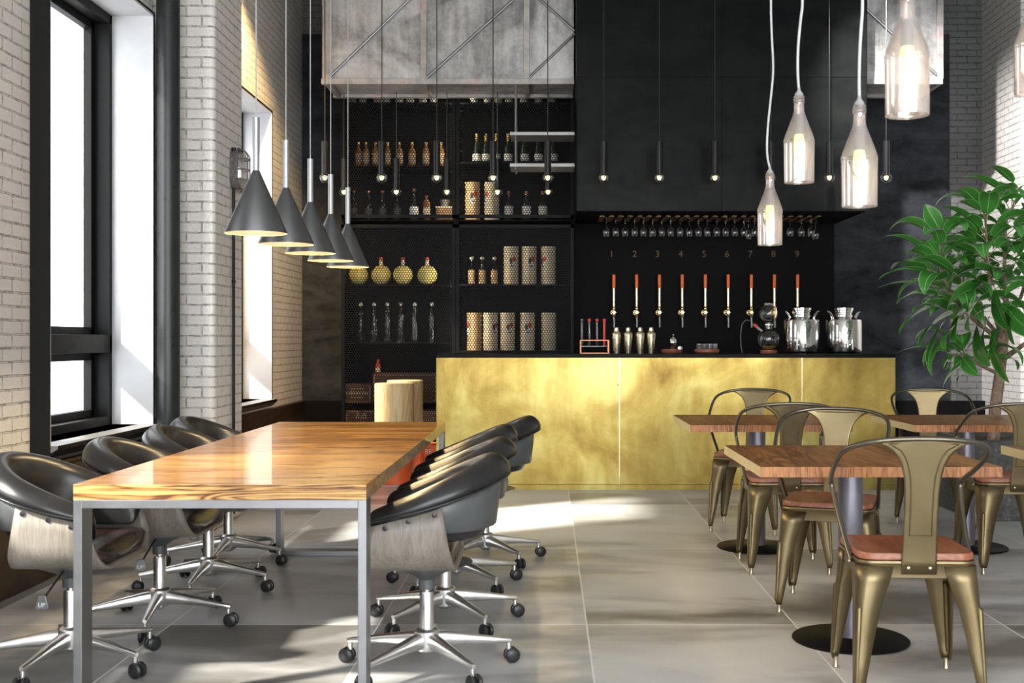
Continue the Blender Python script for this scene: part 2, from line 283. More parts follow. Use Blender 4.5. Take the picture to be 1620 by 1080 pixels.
# ------------------------------------------------------------------ mesh helpers
class MB:
    def __init__(s): s.v = []; s.f = []; s.mi = []; s.uv = None
    def quad_faces(s, faces, mi=0):
        s.f += faces; s.mi += [mi]*len(faces)
    def box(s, x0, x1, y0, y1, z0, z1, mi=0):
        b = len(s.v)
        s.v += [(x0,y0,z0),(x1,y0,z0),(x1,y1,z0),(x0,y1,z0),(x0,y0,z1),(x1,y0,z1),(x1,y1,z1),(x0,y1,z1)]
        s.quad_faces([(b,b+3,b+2,b+1),(b+4,b+5,b+6,b+7),(b,b+1,b+5,b+4),(b+1,b+2,b+6,b+5),(b+2,b+3,b+7,b+6),(b+3,b,b+4,b+7)], mi); return s
    def grid(s, rows, closed_u=False, closed_v=False, mi=0, cap0=False, cap1=False):
        b = len(s.v); n = len(rows); m = len(rows[0])
        for r in rows: s.v += [tuple(p) for p in r]
        fs = []
        for i in range(n if closed_v else n-1):
            for j in range(m if closed_u else m-1):
                i2 = (i+1) % n; j2 = (j+1) % m
                fs.append((b+i*m+j, b+i*m+j2, b+i2*m+j2, b+i2*m+j))
        if cap0: fs.append(tuple(b+j for j in reversed(range(m))))
        if cap1: fs.append(tuple(b+(n-1)*m+j for j in range(m)))
        s.quad_faces(fs, mi); return s
    def lathe(s, prof, n=24, c=(0,0,0), mi=0, cap0=True, cap1=True, ang=0):
        rows = [[(c[0]+r*math.cos(ang+2*PI*j/n), c[1]+r*math.sin(ang+2*PI*j/n), c[2]+z) for j in range(n)] for r, z in prof]
        return s.grid(rows, closed_u=True, mi=mi, cap0=cap0 and prof[0][0] > 1e-4, cap1=cap1 and prof[-1][0] > 1e-4)
    def tube(s, pts, r, n=10, mi=0, caps=True, closed=False):
        P = [Vector(p) for p in pts]; rows = []; prev = None; L = len(P)
        for i, p in enumerate(P):
            if closed: t = (P[(i+1) % L]-P[i-1])
            else: t = (P[min(i+1, L-1)]-P[max(i-1, 0)])
            t.normalize()
            if prev is None:
                a = Vector((0,0,1)) if abs(t.z) < 0.9 else Vector((1,0,0)); u = t.cross(a).normalized()
            else:
                u = (prev - t*prev.dot(t)); u = u.normalized() if u.length > 1e-6 else prev
            prev = u; v = t.cross(u); rr = r[i] if hasattr(r, '__len__') else r
            rows.append([p+u*(rr*math.cos(2*PI*j/n))+v*(rr*math.sin(2*PI*j/n)) for j in range(n)])
        return s.grid(rows, closed_u=True, closed_v=closed, mi=mi, cap0=caps and not closed, cap1=caps and not closed)
    def prism(s, outline, axis, a0, a1, mi=0):
        """outline: 2D pts; extruded along axis ('x','y','z') from a0 to a1."""
        def p3(p, a): return {'x': (a, p[0], p[1]), 'y': (p[0], a, p[1]), 'z': (p[0], p[1], a)}[axis]
        b = len(s.v); n = len(outline)
        s.v += [p3(p, a0) for p in outline] + [p3(p, a1) for p in outline]
        fs = [tuple(b+i for i in reversed(range(n))), tuple(b+n+i for i in range(n))]
        fs += [(b+i, b+(i+1) % n, b+n+(i+1) % n, b+n+i) for i in range(n)]
        s.quad_faces(fs, mi); return s
    def xf(s, mat, start=0):
        s.v = s.v[:start] + [tuple(mat @ Vector(p)) for p in s.v[start:]]; return s
    def build(s, name, mat, parent=None, smooth=True, bevel=0, seg=2, sub=0, solid=0, fix=True, autosmooth=40, loc=None):
        me = bpy.data.meshes.new(name); me.from_pydata(s.v, [], s.f)
        mats = mat if isinstance(mat, (list, tuple)) else [mat]
        for m_ in mats: me.materials.append(M[m_])
        if len(mats) > 1: me.polygons.foreach_set('material_index', s.mi)
        if s.uv:
            ul = me.uv_layers.new(name='UVMap')
            for li, l in enumerate(me.loops): ul.data[li].uv = s.uv[l.vertex_index]
        if fix:
            bm = bmesh.new(); bm.from_mesh(me)
            bmesh.ops.recalc_face_normals(bm, faces=bm.faces)
            if smooth:
                for f in bm.faces: f.smooth = True
                for e in bm.edges:
                    if len(e.link_faces) == 2 and e.calc_face_angle(0) > R(autosmooth): e.smooth = False
            bm.to_mesh(me); bm.free()
        o = bpy.data.objects.new(name, me); COL.objects.link(o)
        if parent is not None: o.parent = parent
        if loc: o.location = loc
        if solid: md = o.modifiers.new('solid', 'SOLIDIFY'); md.thickness = solid; md.offset = 0
        if bevel: md = o.modifiers.new('bevel', 'BEVEL'); md.width = bevel; md.segments = seg; md.limit_method = 'ANGLE'; md.angle_limit = R(50); md.harden_normals = False
        if sub: md = o.modifiers.new('sub', 'SUBSURF'); md.levels = sub; md.render_levels = sub
        return o
def tag(o, label=None, cat=None, group=None, kind=None):
    if label: o['label'] = label
    if cat: o['category'] = cat
    if group: o['group'] = group
    if kind: o['kind'] = kind
    return o
def thing(name, label, cat, loc=(0,0,0), rz=0, group=None):
    o = bpy.data.objects.new(name, None); COL.objects.link(o); o.empty_display_size = 0.1
    o.location = loc; o.rotation_euler = (0, 0, rz)
    return tag(o, label, cat, group)
def kids(o): return [c for c in COL.objects if c.parent is o]
def copy_tree(o, parent=None):
    c = o.copy(); COL.objects.link(c)
    if parent is not None: c.parent = parent
    for ch in KIDS(o): copy_tree(ch, c)
    return c
def KIDS(o): return list(o.children)
def struct(o): o['kind'] = 'structure'; return o
def text_part(name, s, size, mat, parent, loc, rot, depth=0.001, align='CENTER'):
    cu = bpy.data.curves.new(name, 'FONT'); cu.body = s; cu.size = size; cu.extrude = depth
    cu.align_x = align; cu.align_y = 'CENTER'
    t = bpy.data.objects.new(name, cu); COL.objects.link(t)
    dg = bpy.context.evaluated_depsgraph_get()
    me = bpy.data.meshes.new_from_object(t.evaluated_get(dg)); bpy.data.objects.remove(t)
    me.materials.clear(); me.materials.append(M[mat])
    o = bpy.data.objects.new(name, me); COL.objects.link(o); o.parent = parent; o.location = loc; o.rotation_euler = rot
    return o
def X(px, D): return (px-CX)*D/F
def Z(py, D): return H+(CY-py)*D/F
ORD = ['leftmost', 'second from the left', 'third from the left', 'fourth from the left', 'fifth from the left', 'sixth from the left', 'seventh from the left', 'eighth from the left', 'ninth from the left', 'tenth from the left', 'eleventh from the left']
def ordn(i, n):
    if i == n-1: return 'rightmost'
    if i < (n+1)//2 or n <= 3: return ORD[i]
    return {1: 'second from the right', 2: 'third from the right', 3: 'fourth from the right', 4: 'fifth from the right', 5: 'sixth from the right',
            6: 'seventh from the right', 7: 'eighth from the right', 8: 'ninth from the right', 9: 'tenth from the right', 10: 'eleventh from the right', 11: 'twelfth from the right'}[n-1-i]

# ================================================================== the room
CEIL = 4.75; LW = -2.52; BW = 12.0; RW = 5.2; FR = -3.0
struct(MB().box(-2.95, RW+0.3, FR-0.3, BW+0.3, -0.2, 0).build('floor', 'floor_tiles', smooth=False))
struct(MB().box(-2.95, RW+0.3, FR-0.3, BW+0.3, CEIL, CEIL+0.2).build('ceiling', 'ceiling_paint', smooth=False))
WIN = [(-0.48, 1.02), (2.61, 4.11), (5.70, 7.20), (8.79, 10.29)]; WZ0, WZT = 0.70, 3.22
WTOP = [2.45, 2.45, 3.22, 3.22]      # two unseen windows lowered to keep sun patches off the mid floor
b = MB(); edges = [FR-0.3] + [e for w_ in WIN for e in w_] + [BW+0.3]
for i in range(0, len(edges), 2): b.box(LW-0.4, LW, edges[i], edges[i+1], WZ0, WZT)
b.box(LW-0.4, LW, FR-0.3, BW+0.3, 0, WZ0); b.box(LW-0.4, LW, FR-0.3, BW+0.3, WZT, CEIL)
for (a, c_), tz in zip(WIN, WTOP):
    if tz < WZT: b.box(LW-0.4, LW, a, c_, tz, WZT)
struct(b.build('wall_left', 'brick_yz', smooth=False))
b = MB(); b.box(LW, -2.12, 7.43, 8.12, 0, CEIL)
pr = struct(b.build('wall_pier', ['brick_xz', 'brick_yz'], smooth=True, bevel=0.035, seg=4))
for p in pr.data.polygons: p.material_index = 1 if abs(p.normal.x) > 0.5 else 0
struct(MB().box(LW-0.4, 4.45, BW, BW+0.3, 0, CEIL).build('wall_back', 'brick_shaded', smooth=False))
b = MB(); b.box(4.45, RW+0.3, 11.0, BW+0.3, 0, CEIL)
pr = struct(b.build('wall_corner', ['brick_xz', 'brick_yz'], smooth=True, bevel=0.02, seg=3))
for p in pr.data.polygons: p.material_index = 1 if abs(p.normal.x) > 0.5 else 0
struct(MB().box(RW, RW+0.3, FR-0.3, 11.0, 0, CEIL).build('wall_right', 'brick_yz', smooth=False))
# street side behind the camera: glazed front
FO = [(-2.35, 1.2), (1.45, 5.0)]; fz0, fz1 = 0.12, 4.45
b = MB(); b.box(LW, FO[0][0], FR-0.3, FR, 0, CEIL); b.box(FO[0][1], FO[1][0], FR-0.3, FR, 0, CEIL); b.box(FO[1][1], RW, FR-0.3, FR, 0, CEIL)
for a, c_ in FO: b.box(a, c_, FR-0.3, FR, 0, fz0); b.box(a, c_, FR-0.3, FR, fz1, CEIL)
struct(b.build('wall_front', 'brick_xz', smooth=False))
for i, (a, c_) in enumerate(FO):
    wn = thing('window_%d' % (i+5), 'wide black framed shop window in the front wall', 'window', (0, FR-0.15, 0)); wn['kind'] = 'structure'
    b = MB(); 
    for x in (a, a+(c_-a)/3, a+2*(c_-a)/3, c_-0.05): b.box(x, x+0.05, -0.03, 0.03, fz0, fz1)
    for z in (fz0, 2.6, fz1-0.05): b.box(a, c_, -0.035, 0.035, z, z+0.05)
    b.build('window_frame', 'window_black', wn, smooth=False)
    MB().box(a, c_, -0.004, 0.004, fz0, fz1).build('pane', 'pane', wn, smooth=False)
    portal('sky_portal', ((a+c_)/2, FR-0.32, (fz0+fz1)/2), (PI/2, 0, 0), c_-a, fz1-fz0)
# dark rendered panel covering most of the back wall
struct(MB().box(LW+0.01, 4.10, 11.94, 12.0, 0, 4.34).build('trim_1', 'plaster_dark', smooth=False))
struct(MB().box(LW, 4.45, 11.90, 11.94, 0, 0.60).build('baseboard_back', 'black_matte', smooth=False, bevel=0.004))
# wainscot below the sills
b = MB(); b.box(LW, LW+0.035, FR, 7.42, 0.03, 0.60); b.box(LW, LW+0.035, 8.13, 11.90, 0.03, 0.60); b.box(LW, LW+0.05, 8.10, 11.90, 0.585, 0.605)
b.box(LW, LW+0.05, FR, 7.42, 0.585, 0.605)
struct(b.build('trim_2', 'wainscot', smooth=False, bevel=0.003))
b = MB(); b.box(LW, LW+0.045, FR, 7.42, 0, 0.03); b.box(LW, LW+0.045, 8.10, 11.90, 0, 0.03)
struct(b.build('baseboard_left', 'steel_dark', smooth=False))
XF = -2.68
for i, (y0, y1) in enumerate(WIN):
    wn = thing('window_%d' % (i+1), 'tall black framed window set deep in the white brick left wall', 'window', (XF, (y0+y1)/2, 0)); wn['kind'] = 'structure'
    hw = (y1-y0)/2; WZ1 = WTOP[i]
    b = MB()      # fixed outer frame
    for s in (-1, 1): b.box(-0.11, 0, s*hw-(0.05 if s > 0 else 0), s*hw+(0 if s > 0 else 0.05), WZ0, WZ1)
    b.box(-0.11, 0, -hw, hw, WZ1-0.07, WZ1); b.box(-0.11, 0, -hw, hw, WZ0-0.02, WZ0+0.05); b.box(-0.11, 0, -hw, hw, 1.14, 1.25)
    b.build('window_frame', 'window_black', wn, smooth=False, bevel=0.004)
    for z0, z1 in ((WZ0+0.05, 1.14), (1.25, WZ1-0.07)):
        b = MB(); q = 0.045; a = hw-0.06
        b.box(-0.14, -0.09, -a, -a+q, z0, z1); b.box(-0.14, -0.09, a-q, a, z0, z1); b.box(-0.14, -0.09, -a, a, z0, z0+q); b.box(-0.14, -0.09, -a, a, z1-q, z1)
        b.build('sash', 'window_black', wn, smooth=False, bevel=0.004)
        MB().box(-0.118, -0.112, -a+q, a-q, z0+q, z1-q).build('pane', 'pane', wn, smooth=False)
    # plastered reveals inside a projecting steel casing
    b = MB(); pj = -2.425-XF
    b.box(0, pj-0.003, hw-0.012, hw+0.001, WZ0, WZ1); b.box(0, pj-0.003, -hw-0.001, -hw+0.012, WZ0, WZ1); b.box(0, pj-0.003, -hw, hw, WZ1-0.012, WZ1+0.001)
    b.build('reveal', 'plaster', wn, smooth=False)
    b = MB(); c0 = LW-XF-0.01
    b.box(c0, pj, hw+0.001, hw+0.014, WZ0-0.055, WZ1+0.014); b.box(c0, pj, -hw-0.014, -hw-0.001, WZ0-0.055, WZ1+0.014); b.box(c0, pj, -hw, hw, WZ1+0.001, WZ1+0.014)
    b.build('casing', 'lining_edge', wn, smooth=False)
    b = MB(); b.prism([(0.0, WZ0-0.055), (pj-0.03, WZ0-0.055), (pj+0.035, WZ0-0.015), (pj+0.035, WZ0), (0.0, WZ0)], 'y', -hw+0.001, hw-0.001)
    so = b.build('window_sill', 'sill', wn, smooth=False)
    b = MB(); b.prism([(pj-0.03, WZ0-0.058), (pj+0.001, WZ0-0.058), (pj+0.042, WZ0-0.02), (pj+0.042, WZ0+0.001), (pj+0.0355, WZ0+0.001), (pj+0.0355, WZ0-0.015)], 'y', -hw+0.001, hw-0.001)
    b.build('sill_edge', 'window_black', wn, smooth=False)
    portal('sky_portal', (LW-0.42, (y0+y1)/2, (WZ0+WZ1)/2), (0, -PI/2, 0), WZ1-WZ0, y1-y0)

# two added, unseen fill spotlights: far left brickwork and plant corner
def added_spot(loc, aim, label, col, watt, size):
    t = thing('added_spotlight', label, 'spotlight', loc); d = Vector(aim)-Vector(loc); rot = d.to_track_quat('-Z', 'Y').to_euler()
    b = MB(); b.lathe([(0.045, 0.13), (0.05, 0.125), (0.055, 0.0), (0.050, 0.0), (0.045, 0.10)], 28, cap1=False); b.xf(rot.to_matrix().to_4x4()); b.build('spot_head', 'black_metal', t)
    b = MB(); b.tube([(0, 0, 0.10), (0, 0, CEIL-loc[2])], 0.012, 10); b.build('bracket', 'black_metal', t)
    l = bpy.data.lights.new('fill_light', 'SPOT'); l.energy = watt; l.color = col; l.spot_size = size; l.spot_blend = 0.8; l.shadow_soft_size = 0.045
    o = bpy.data.objects.new('fill_light', l); COL.objects.link(o); o.parent = t; o.rotation_euler = rot; o.location = d.normalized()*0.01
added_spot((-2.0, 8.7, 4.55), (-2.75, 10.8, 1.9), 'added unseen spotlight aimed at the far left brick wall', (1.0, 0.66, 0.28), 800, R(52))
added_spot((2.0, 8.6, 4.55), (4.45, 11.2, 1.9), 'added unseen spotlight aimed at the plant corner', (1.0, 0.97, 0.95), 1100, R(60))

# drain pipe
o = MB().lathe([(0.072, 0), (0.072, CEIL)], 32, (-2.355, 7.25, 0)).build('drain_pipe', 'pipe_black')
tag(o, 'thick black vertical pipe between the near window and the brick pier', 'pipe')
# bulkhead lamp on the side of the pier
PX = -2.12
t = thing('bulkhead_lamp', 'grey caged oval bulkhead lamp on the brick pier', 'wall lamp', (PX, 7.85, Z(269, 7.85)))
def oval(rx, rz, n=28): return [(rx*math.copysign(abs(math.cos(a))**0.7, math.cos(a)), rz*math.copysign(abs(math.sin(a))**0.7, math.sin(a))) for a in [2*PI*i/n for i in range(n)]]
b = MB()
rows = []
for x, s in ((0.0, 0.95), (0.035, 1.0), (0.045, 1.08), (0.052, 1.08), (0.053, 0.92), (0.045, 0.84)):
    rows.append([(x, p[0]*s, p[1]*s) for p in oval(0.072, 0.135)])
b.grid(rows, closed_u=True, cap0=True, cap1=True)
b.build('housing', 'grey_cast', t)
b = MB(); rows = []
for i in range(6):
    a = i/5*PI/2; rows.append([(0.05+0.05*math.sin(a), p[0]*0.85*(0.35+0.65*math.cos(a)), p[1]*0.88*(0.6+0.4*math.cos(a))) for p in oval(0.072, 0.135)])
b.grid(rows, closed_u=True, cap1=True); b.build('glass_cover', 'wall_lamp_glass', t)
b = MB()
for yy in (-0.028, 0.028):
    b.tube([(0.045, yy, -0.145), (0.085, yy, -0.125), (0.112, yy, -0.09), (0.112, yy, 0.09), (0.085, yy, 0.125), (0.045, yy, 0.145)], 0.005, 6)
for zz in (-0.07, 0.0, 0.07): b.tube([(0.045, -0.078, zz), (0.085, -0.062, zz), (0.112, -0.028, zz), (0.112, 0.028, zz), (0.085, 0.062, zz), (0.045, 0.078, zz)], 0.005, 6)
b.build('cage', 'grey_cast', t)
b = MB(); b.tube([(0.018, -0.03, -0.12), (0.018, -0.03, -2.3)], 0.010, 8); b.tube([(0.018, -0.03, -0.74), (0.018, -0.03, -0.76)], 0.014, 8)
b.tube([(0.018, -0.03, 0.12), (0.018, -0.03, 0.145)], 0.016, 8)
b.build('conduit', 'lining_edge', t)

# ================================================================== steel gantry with galvanised sheets over the shelves
def gantry(x0, x1, label, verts, diags, right_end):
    D0, D1 = 10.5, 11.13; z0 = 3.515
    t = thing('steel_gantry', label, 'gantry', ((x0+x1)/2, D0, z0)); ox = (x0+x1)/2
    L, Rr = x0-ox, x1-ox
    b = MB(); b.box(L, Rr, 0.03, 0.035, 0.05, CEIL-z0); b.box(L, L+0.005, 0.03, D1-D0, 0.05, CEIL-z0); b.box(Rr-0.005, Rr, 0.03, D1-D0, 0.05, CEIL-z0)
    b.build('metal_sheet', 'galvanised', t, smooth=False)
    MB().box(L, Rr, 0.035, D1-D0-0.01, 0.03, 0.036).build('underside_sheet', 'galvanised', t, smooth=False)
    b = MB(); b.box(L, Rr, 0, 0.045, 0, 0.05); b.box(L, Rr, D1-D0-0.05, D1-D0, 0, 0.04); b.build('bottom_rail', 'angle_iron', t, smooth=False, bevel=0.002)
    for vx in verts: MB().box(vx-ox-0.027, vx-ox+0.027, 0.0, 0.035, 0.05, CEIL-z0).build('post', 'angle_iron', t, smooth=False, bevel=0.002)
    for vx in verts: MB().box(vx-ox-0.02, vx-ox+0.02, 0.045, D1-D0-0.05, 0.0, 0.04).build('cross_beam', 'angle_iron', t, smooth=False, bevel=0.002)
    for (ax, az, bx, bz) in diags:
        q = MB(); q.tube([(ax-ox, 0.012, az-z0), (bx-ox, 0.012, bz-z0)], 0.012, 8); q.build('brace', 'steel_dark', t)
    return t
def gp(px, py, D=10.5): return X(px, D), Z(py, D)
def dg(p0, p1, ext=None): return (*gp(*p0), *gp(*p1))
g1 = gantry(X(508, 10.5), 0.236, 'galvanised sheet metal gantry with diagonal braces, left of the black hood', [X(518, 10.5), X(670, 10.5), X(833, 10.5)],
       [dg((519, 123), (668, -22)), dg((674, 123), (831, -18)), dg((836, 123), (909, 53)), dg((835, -19), (909, 48))], False)
g2 = gantry(2.80, X(1492, 10.5), 'galvanised sheet metal gantry end showing right of the black hood', [X(1488, 10.5)],
       [dg((1365, 8), (1483, 118))], True)
# hanging shelf under the gantry
t = thing('hanging_shelf', 'two light metal shelves hung on a thin rod beside the black hood', 'shelf', (-0.05, 10.60, 2.762))
for z in (0.0, 0.28):
    b = MB(); b.box(X(808, 10.62)+0.05, 0.236+0.05, -0.18, 0.16, z, z+0.005); b.box(X(808, 10.62)+0.05, 0.286, -0.185, -0.18, z, z+0.028)
    b.build('shelf_board', 'shelf_alu', t, smooth=False)
for px in (816.5,):
    for yy in (-0.16, 0.13): MB().tube([(X(px, 10.62)+0.05, yy, -0.02), (X(px, 10.62)+0.05, yy, 0.745)], 0.008, 8).build('rod', 'steel', t)

# ================================================================== black hood
HD = 10.2; hx0, hx1 = X(912, HD), X(1372, HD); hz = Z(333.5, HD)
t = thing('extractor_hood', 'huge black panelled hood over the bar tap wall', 'hood', ((hx0+hx1)/2, HD, hz)); ox = (hx0+hx1)/2
MB().box(hx0-ox+0.004, hx1-ox-0.004, 0.006, 1.15, 0.012, CEIL-hz).build('hood_body', 'black_matte', t, smooth=False)
sx = X(1142, HD)-ox; sz = Z(122, HD)-hz
for (a, c_) in ((hx0-ox, sx-0.002), (sx+0.002, hx1-ox)):
    for (z0, z1) in ((0, sz-0.002), (sz+0.002, CEIL-hz)):
        MB().box(a, c_, 0, 0.006, z0, z1).build('hood_panel', 'hood_black', t, smooth=False)
b = MB(); b.box(hx0-ox, hx0-ox+0.004, 0, 1.15, 0, CEIL-hz); b.box(hx1-ox-0.004, hx1-ox, 0, 1.15, 0, CEIL-hz); b.build('side_panel', 'hood_black', t, smooth=False)
MB().box(hx0-ox+0.05, hx1-ox-0.05, 0.05, 1.12, 0.0, 0.012).build('underside', 'black_matte', t, smooth=False)

# ================================================================== tap wall
TD = 11.36
tw = thing('tap_wall', 'black panel behind the bar carrying nine numbered beer taps', 'wall panel', ((hx0+2.78)/2, TD, 0)); ox = (hx0+2.78)/2
MB().box(0.252-ox, 2.78-ox, 0, 0.54, 0, hz+0.01).build('panel', 'black_matte', tw, smooth=False)
for i, px in enumerate((967.5, 1004, 1040, 1077, 1114, 1150, 1187, 1223.5, 1261)):
    text_part('number', str(i+1), 0.088, 'brass_dull', tw, (X(px, TD)-ox, -0.002, Z(402, TD)), (PI/2, 0, 0), 0.0015)
def make_tap():
    t = thing('beer_tap', '', 'beer tap', (0, 0, 0)); yo = 0.12
    z = lambda py: Z(py, TD-0.1)-Z(500, TD-0.1)
    MB().lathe([(0.012, z(456)), (0.015, z(454.5)), (0.0155, z(436)), (0.012, z(434.2)), (0.0, z(434))], 16, (0, -yo, 0)).build('handle', 'orange_plastic', t)
    MB().lathe([(0.0125, z(485)), (0.0125, z(455))], 16, (0, -yo, 0)).build('rod', 'brass_pale', t)
    MB().lathe([(0.006, z(490)), (0.014, z(489)), (0.015, z(487)), (0.009, z(485.5)), (0.013, z(485)), (0.010, z(484))], 16, (0, -yo, 0)).build('collar', 'brass', t)
    b = MB(); b.lathe([(0.010, z(502)), (0.017, z(498)), (0.019, z(495)), (0.017, z(491)), (0.010, z(489))], 16, (0, -yo, 0))
    b.tube([(0, -yo-0.02, z(494)), (0, -yo+0.03, z(494)), (0, 0, z(494))], [0.014, 0.014, 0.012], 12); b.tube([(-0.028, -yo, z(494)), (0.024, -yo, z(494))], 0.009, 10)
    b.lathe([(0.03, 0), (0.026, 0.008)], 20)
    b.xf(Matrix.Translation((0, 0, 0)), len(b.v)-40)
    st = len(b.v)-40; b.v[st:] = [(p[0], -p[2], p[1]+z(494)) for p in b.v[st:]]
    b.build('valve', 'brass', t)
    MB().tube([(0, -yo, z(500)), (0.003, -yo, z(508)), (0.002, -yo-0.012, z(518))], 0.010, 10).build('spout', 'steel', t)
    return t
tap0 = make_tap()
for i, px in enumerate((971, 1007, 1043, 1079, 1115.5, 1151.5, 1188, 1224.5, 1261)):
    o = tap0 if i == 0 else copy_tree(tap0)
    o.location = (X(px, TD-0.1), TD, Z(500, TD-0.1)); tag(o, 'orange handled brass beer tap, %s of nine on the black wall' % ordn(i, 9), None, 'beer taps on the black wall')

# glass rack and upside-down wine glasses
t = thing('glass_rack', 'row of short brass rails under the black hood holding stemmed glasses', 'glass rack', (X(1125, 10.5), 10.5, hz)); ox = X(1125, 10.5)
for i in range(24): MB().box(X(953+i*14.95, 10.5)-ox-0.022, X(953+i*14.95, 10.5)-ox+0.022, 0.02, 0.5, -0.014, -0.008).build('rail', 'rail_brass', t, smooth=False)
b = MB()
for i in range(24): b.box(X(953+i*14.95, 10.5)-ox-0.003, X(953+i*14.95, 10.5)-ox+0.003, 0.02, 0.5, -0.008, -0.0008)
b.build('hanger', 'brass_dull', t, smooth=False)
def make_glass():
    t = thing('wine_glass', '', 'glass', (0,0,0))
    prof = [(0.033, 0.0), (0.033, -0.003), (0.010, -0.006), (0.004, -0.015), (0.0035, -0.078), (0.010, -0.088), (0.027, -0.105), (0.033, -0.125), (0.031, -0.150), (0.026, -0.172)]
    MB().lathe(prof, 20, cap1=False).build('glass_body', 'glass', t); return t
g0 = make_glass()
GN = ['first from the left', 'second from the left', 'third from the left', 'fourth from the left', 'fifth from the left', 'sixth from the left', 'seventh from the left', 'eighth from the left', 'ninth from the left', 'tenth from the left', 'eleventh from the left', 'eleventh from the right', 'tenth from the right', 'ninth from the right', 'eighth from the right', 'seventh from the right', 'sixth from the right, set back', 'fifth from the right, left of the bottle lamp', 'fourth from the right, right of the bottle lamp', 'third from the right', 'second from the right', 'rightmost and set back']
gx = [(959,0),(974,0),(989,0),(1004,0),(1018,0),(1032.5,0),(1047,0),(1061,0),(1076,0),(1090.5,0),(1105,0),(1119,0),(1134,0),(1148,0),(1162.5,0),(1177,0),(1184,1),(1194,0),(1250,0),(1268,0),(1283,0),(1290,1)]
for i, (px, bk) in enumerate(gx):
    o = g0 if i == 0 else copy_tree(g0); D = 10.62+0.28*bk
    o.location = (X(px, D), D, hz-0.0145)
    tag(o, 'stemmed glass hanging under the black hood, %s' % GN[i], None, 'hanging stemmed glasses')

# ================================================================== bar counter
BD = 9.49; bx0, bx1 = X(690, BD), X(1417, BD); bz = 1.074
t = thing('bar_counter', 'long bar counter clad in mottled golden brass sheet with black top', 'bar counter', ((bx0+bx1)/2, BD, 0)); ox = (bx0+bx1)/2
MB().box(bx0-ox+0.01, bx1-ox-0.01, 0.015, 0.62, 0, bz).build('counter_body', 'black_matte', t, smooth=False)
MB().box(bx0-ox+0.001, bx1-ox-0.001, 0.006, 0.64, bz+0.001, bz+0.029).build('countertop', 'black_metal', t, smooth=False, bevel=0.002)
sm = [bx0, X(980, BD), X(1269, BD), bx1]
for i in range(3): MB().box(sm[i]-ox+0.0025, sm[i+1]-ox-0.0025, 0, 0.012, 0.045, bz).build('front_panel', 'brass_sheet', t, smooth=False, bevel=0.0015)
for i in range(3): MB().box(sm[i]-ox-0.004, sm[i]-ox+0.003, 0.0015, 0.008, 0.045, bz).build('seam_strip', 'brass_pale', t, smooth=False) if i else None
MB().box(bx0-ox+0.002, bx1-ox-0.002, 0.004, 0.014, 0, 0.043).build('kick_plate', 'brass_sheet', t, smooth=False)
b = MB(); b.box(bx0-ox, bx0-ox+0.01, 0.012, 0.64, 0, bz); b.box(bx1-ox-0.01, bx1-ox, 0.012, 0.64, 0, bz); b.build('end_panel', 'brass_sheet', t, smooth=False)
CT = bz+0.0295          # counter top height

# ---- things on the counter
def counter_root(name, label, cat, px, D=9.85, group=None): return thing(name, label, cat, (X(px, D), D, CT), 0, group)
sc = 9.85/F
def make_shaker():
    t = counter_root('cocktail_shaker', '', 'cocktail shaker', 975.5)
    MB().lathe([(0.024, 0), (0.025, 0.004), (0.038, 0.155), (0.038, 0.16)], 28).build('shaker_body', 'brass_pale', t)
    MB().lathe([(0.039, 0.16), (0.037, 0.172), (0.022, 0.186), (0.019, 0.19)], 28).build('strainer', 'brass_pale', t)
    MB().lathe([(0.020, 0.19), (0.019, 0.216), (0.015, 0.22), (0, 0.22)], 24).build('cap', 'brass_pale', t)
    return t
s0 = make_shaker()
for i, px in enumerate((975.5, 993.8, 1012.7, 1030)):
    o = s0 if i == 0 else copy_tree(s0); o.location = (X(px, 9.85), 9.85, CT)
    tag(o, ['leftmost of the four pale metal cocktail shakers, next to the copper wire rack', 'second from the left of the four pale metal cocktail shakers', 'third from the left of the four pale metal cocktail shakers', 'rightmost of the four pale metal cocktail shakers, next to the wooden tray'][i], None, 'cocktail shakers on the bar')
t = counter_root('wire_rack', 'copper wire rack holding glass stirrers at the left end of the bar', 'rack', 940.5)
hw = 22*sc; b = MB()
for yy in (-0.05, 0.05):
    b.box(-hw, hw, yy-0.004, yy+0.004, 0, 0.007); b.box(-hw, hw, yy-0.004, yy+0.004, 0.108, 0.115)
    for xx in (-hw, hw): b.box(xx-0.004, xx+0.004, yy-0.004, yy+0.004, 0, 0.115)
for xx in (-hw, hw):
    for zz in (0, 0.108): b.box(xx-0.004, xx+0.004, -0.05, 0.05, zz, zz+0.007)
b.build('frame', 'copper', t, smooth=False)
MB().box(-hw, hw, -0.05, 0.05, 0.06, 0.063).build('tube_shelf', 'glass', t, smooth=False)
for i, px in enumerate((920.5, 932.5, 944.5, 956)):
    q = thing('glass_stirrer', ['clear thin glass tube stirrer leftmost in the copper wire rack', 'clear glass tube with red stopper, second in the copper wire rack', 'clear glass tube with red stopper, third in the copper wire rack', 'red glass tube with red stopper, rightmost in the copper wire rack'][i], 'glass tube', (X(px, 9.85), 9.85, CT+0.0635), 0, 'glass tubes in the copper rack')
    MB().lathe([(0.006, 0), (0.010, 0.01), (0.010, 0.20), (0.009, 0.205)], 14).build('tube', 'red_cap' if i == 3 else 'glass', q)
    MB().lathe([(0.011, 0.205), (0.013, 0.21), (0.013, 0.228), (0, 0.23)], 14).build('stopper', 'red_cap' if i else 'glass', q)
def tray(px, label, r=0.105):
    t = counter_root('wooden_tray', label, 'tray', px)
    MB().lathe([(r*0.86, 0), (r, 0.015), (r, 0.036), (r*0.94, 0.038), (r*0.92, 0.030), (0, 0.030)], 40).build('tray_body', 'tray_wood', t); return t
tray(1062.5, 'round red-brown wooden tray carrying a small steel shaker', 0.088)
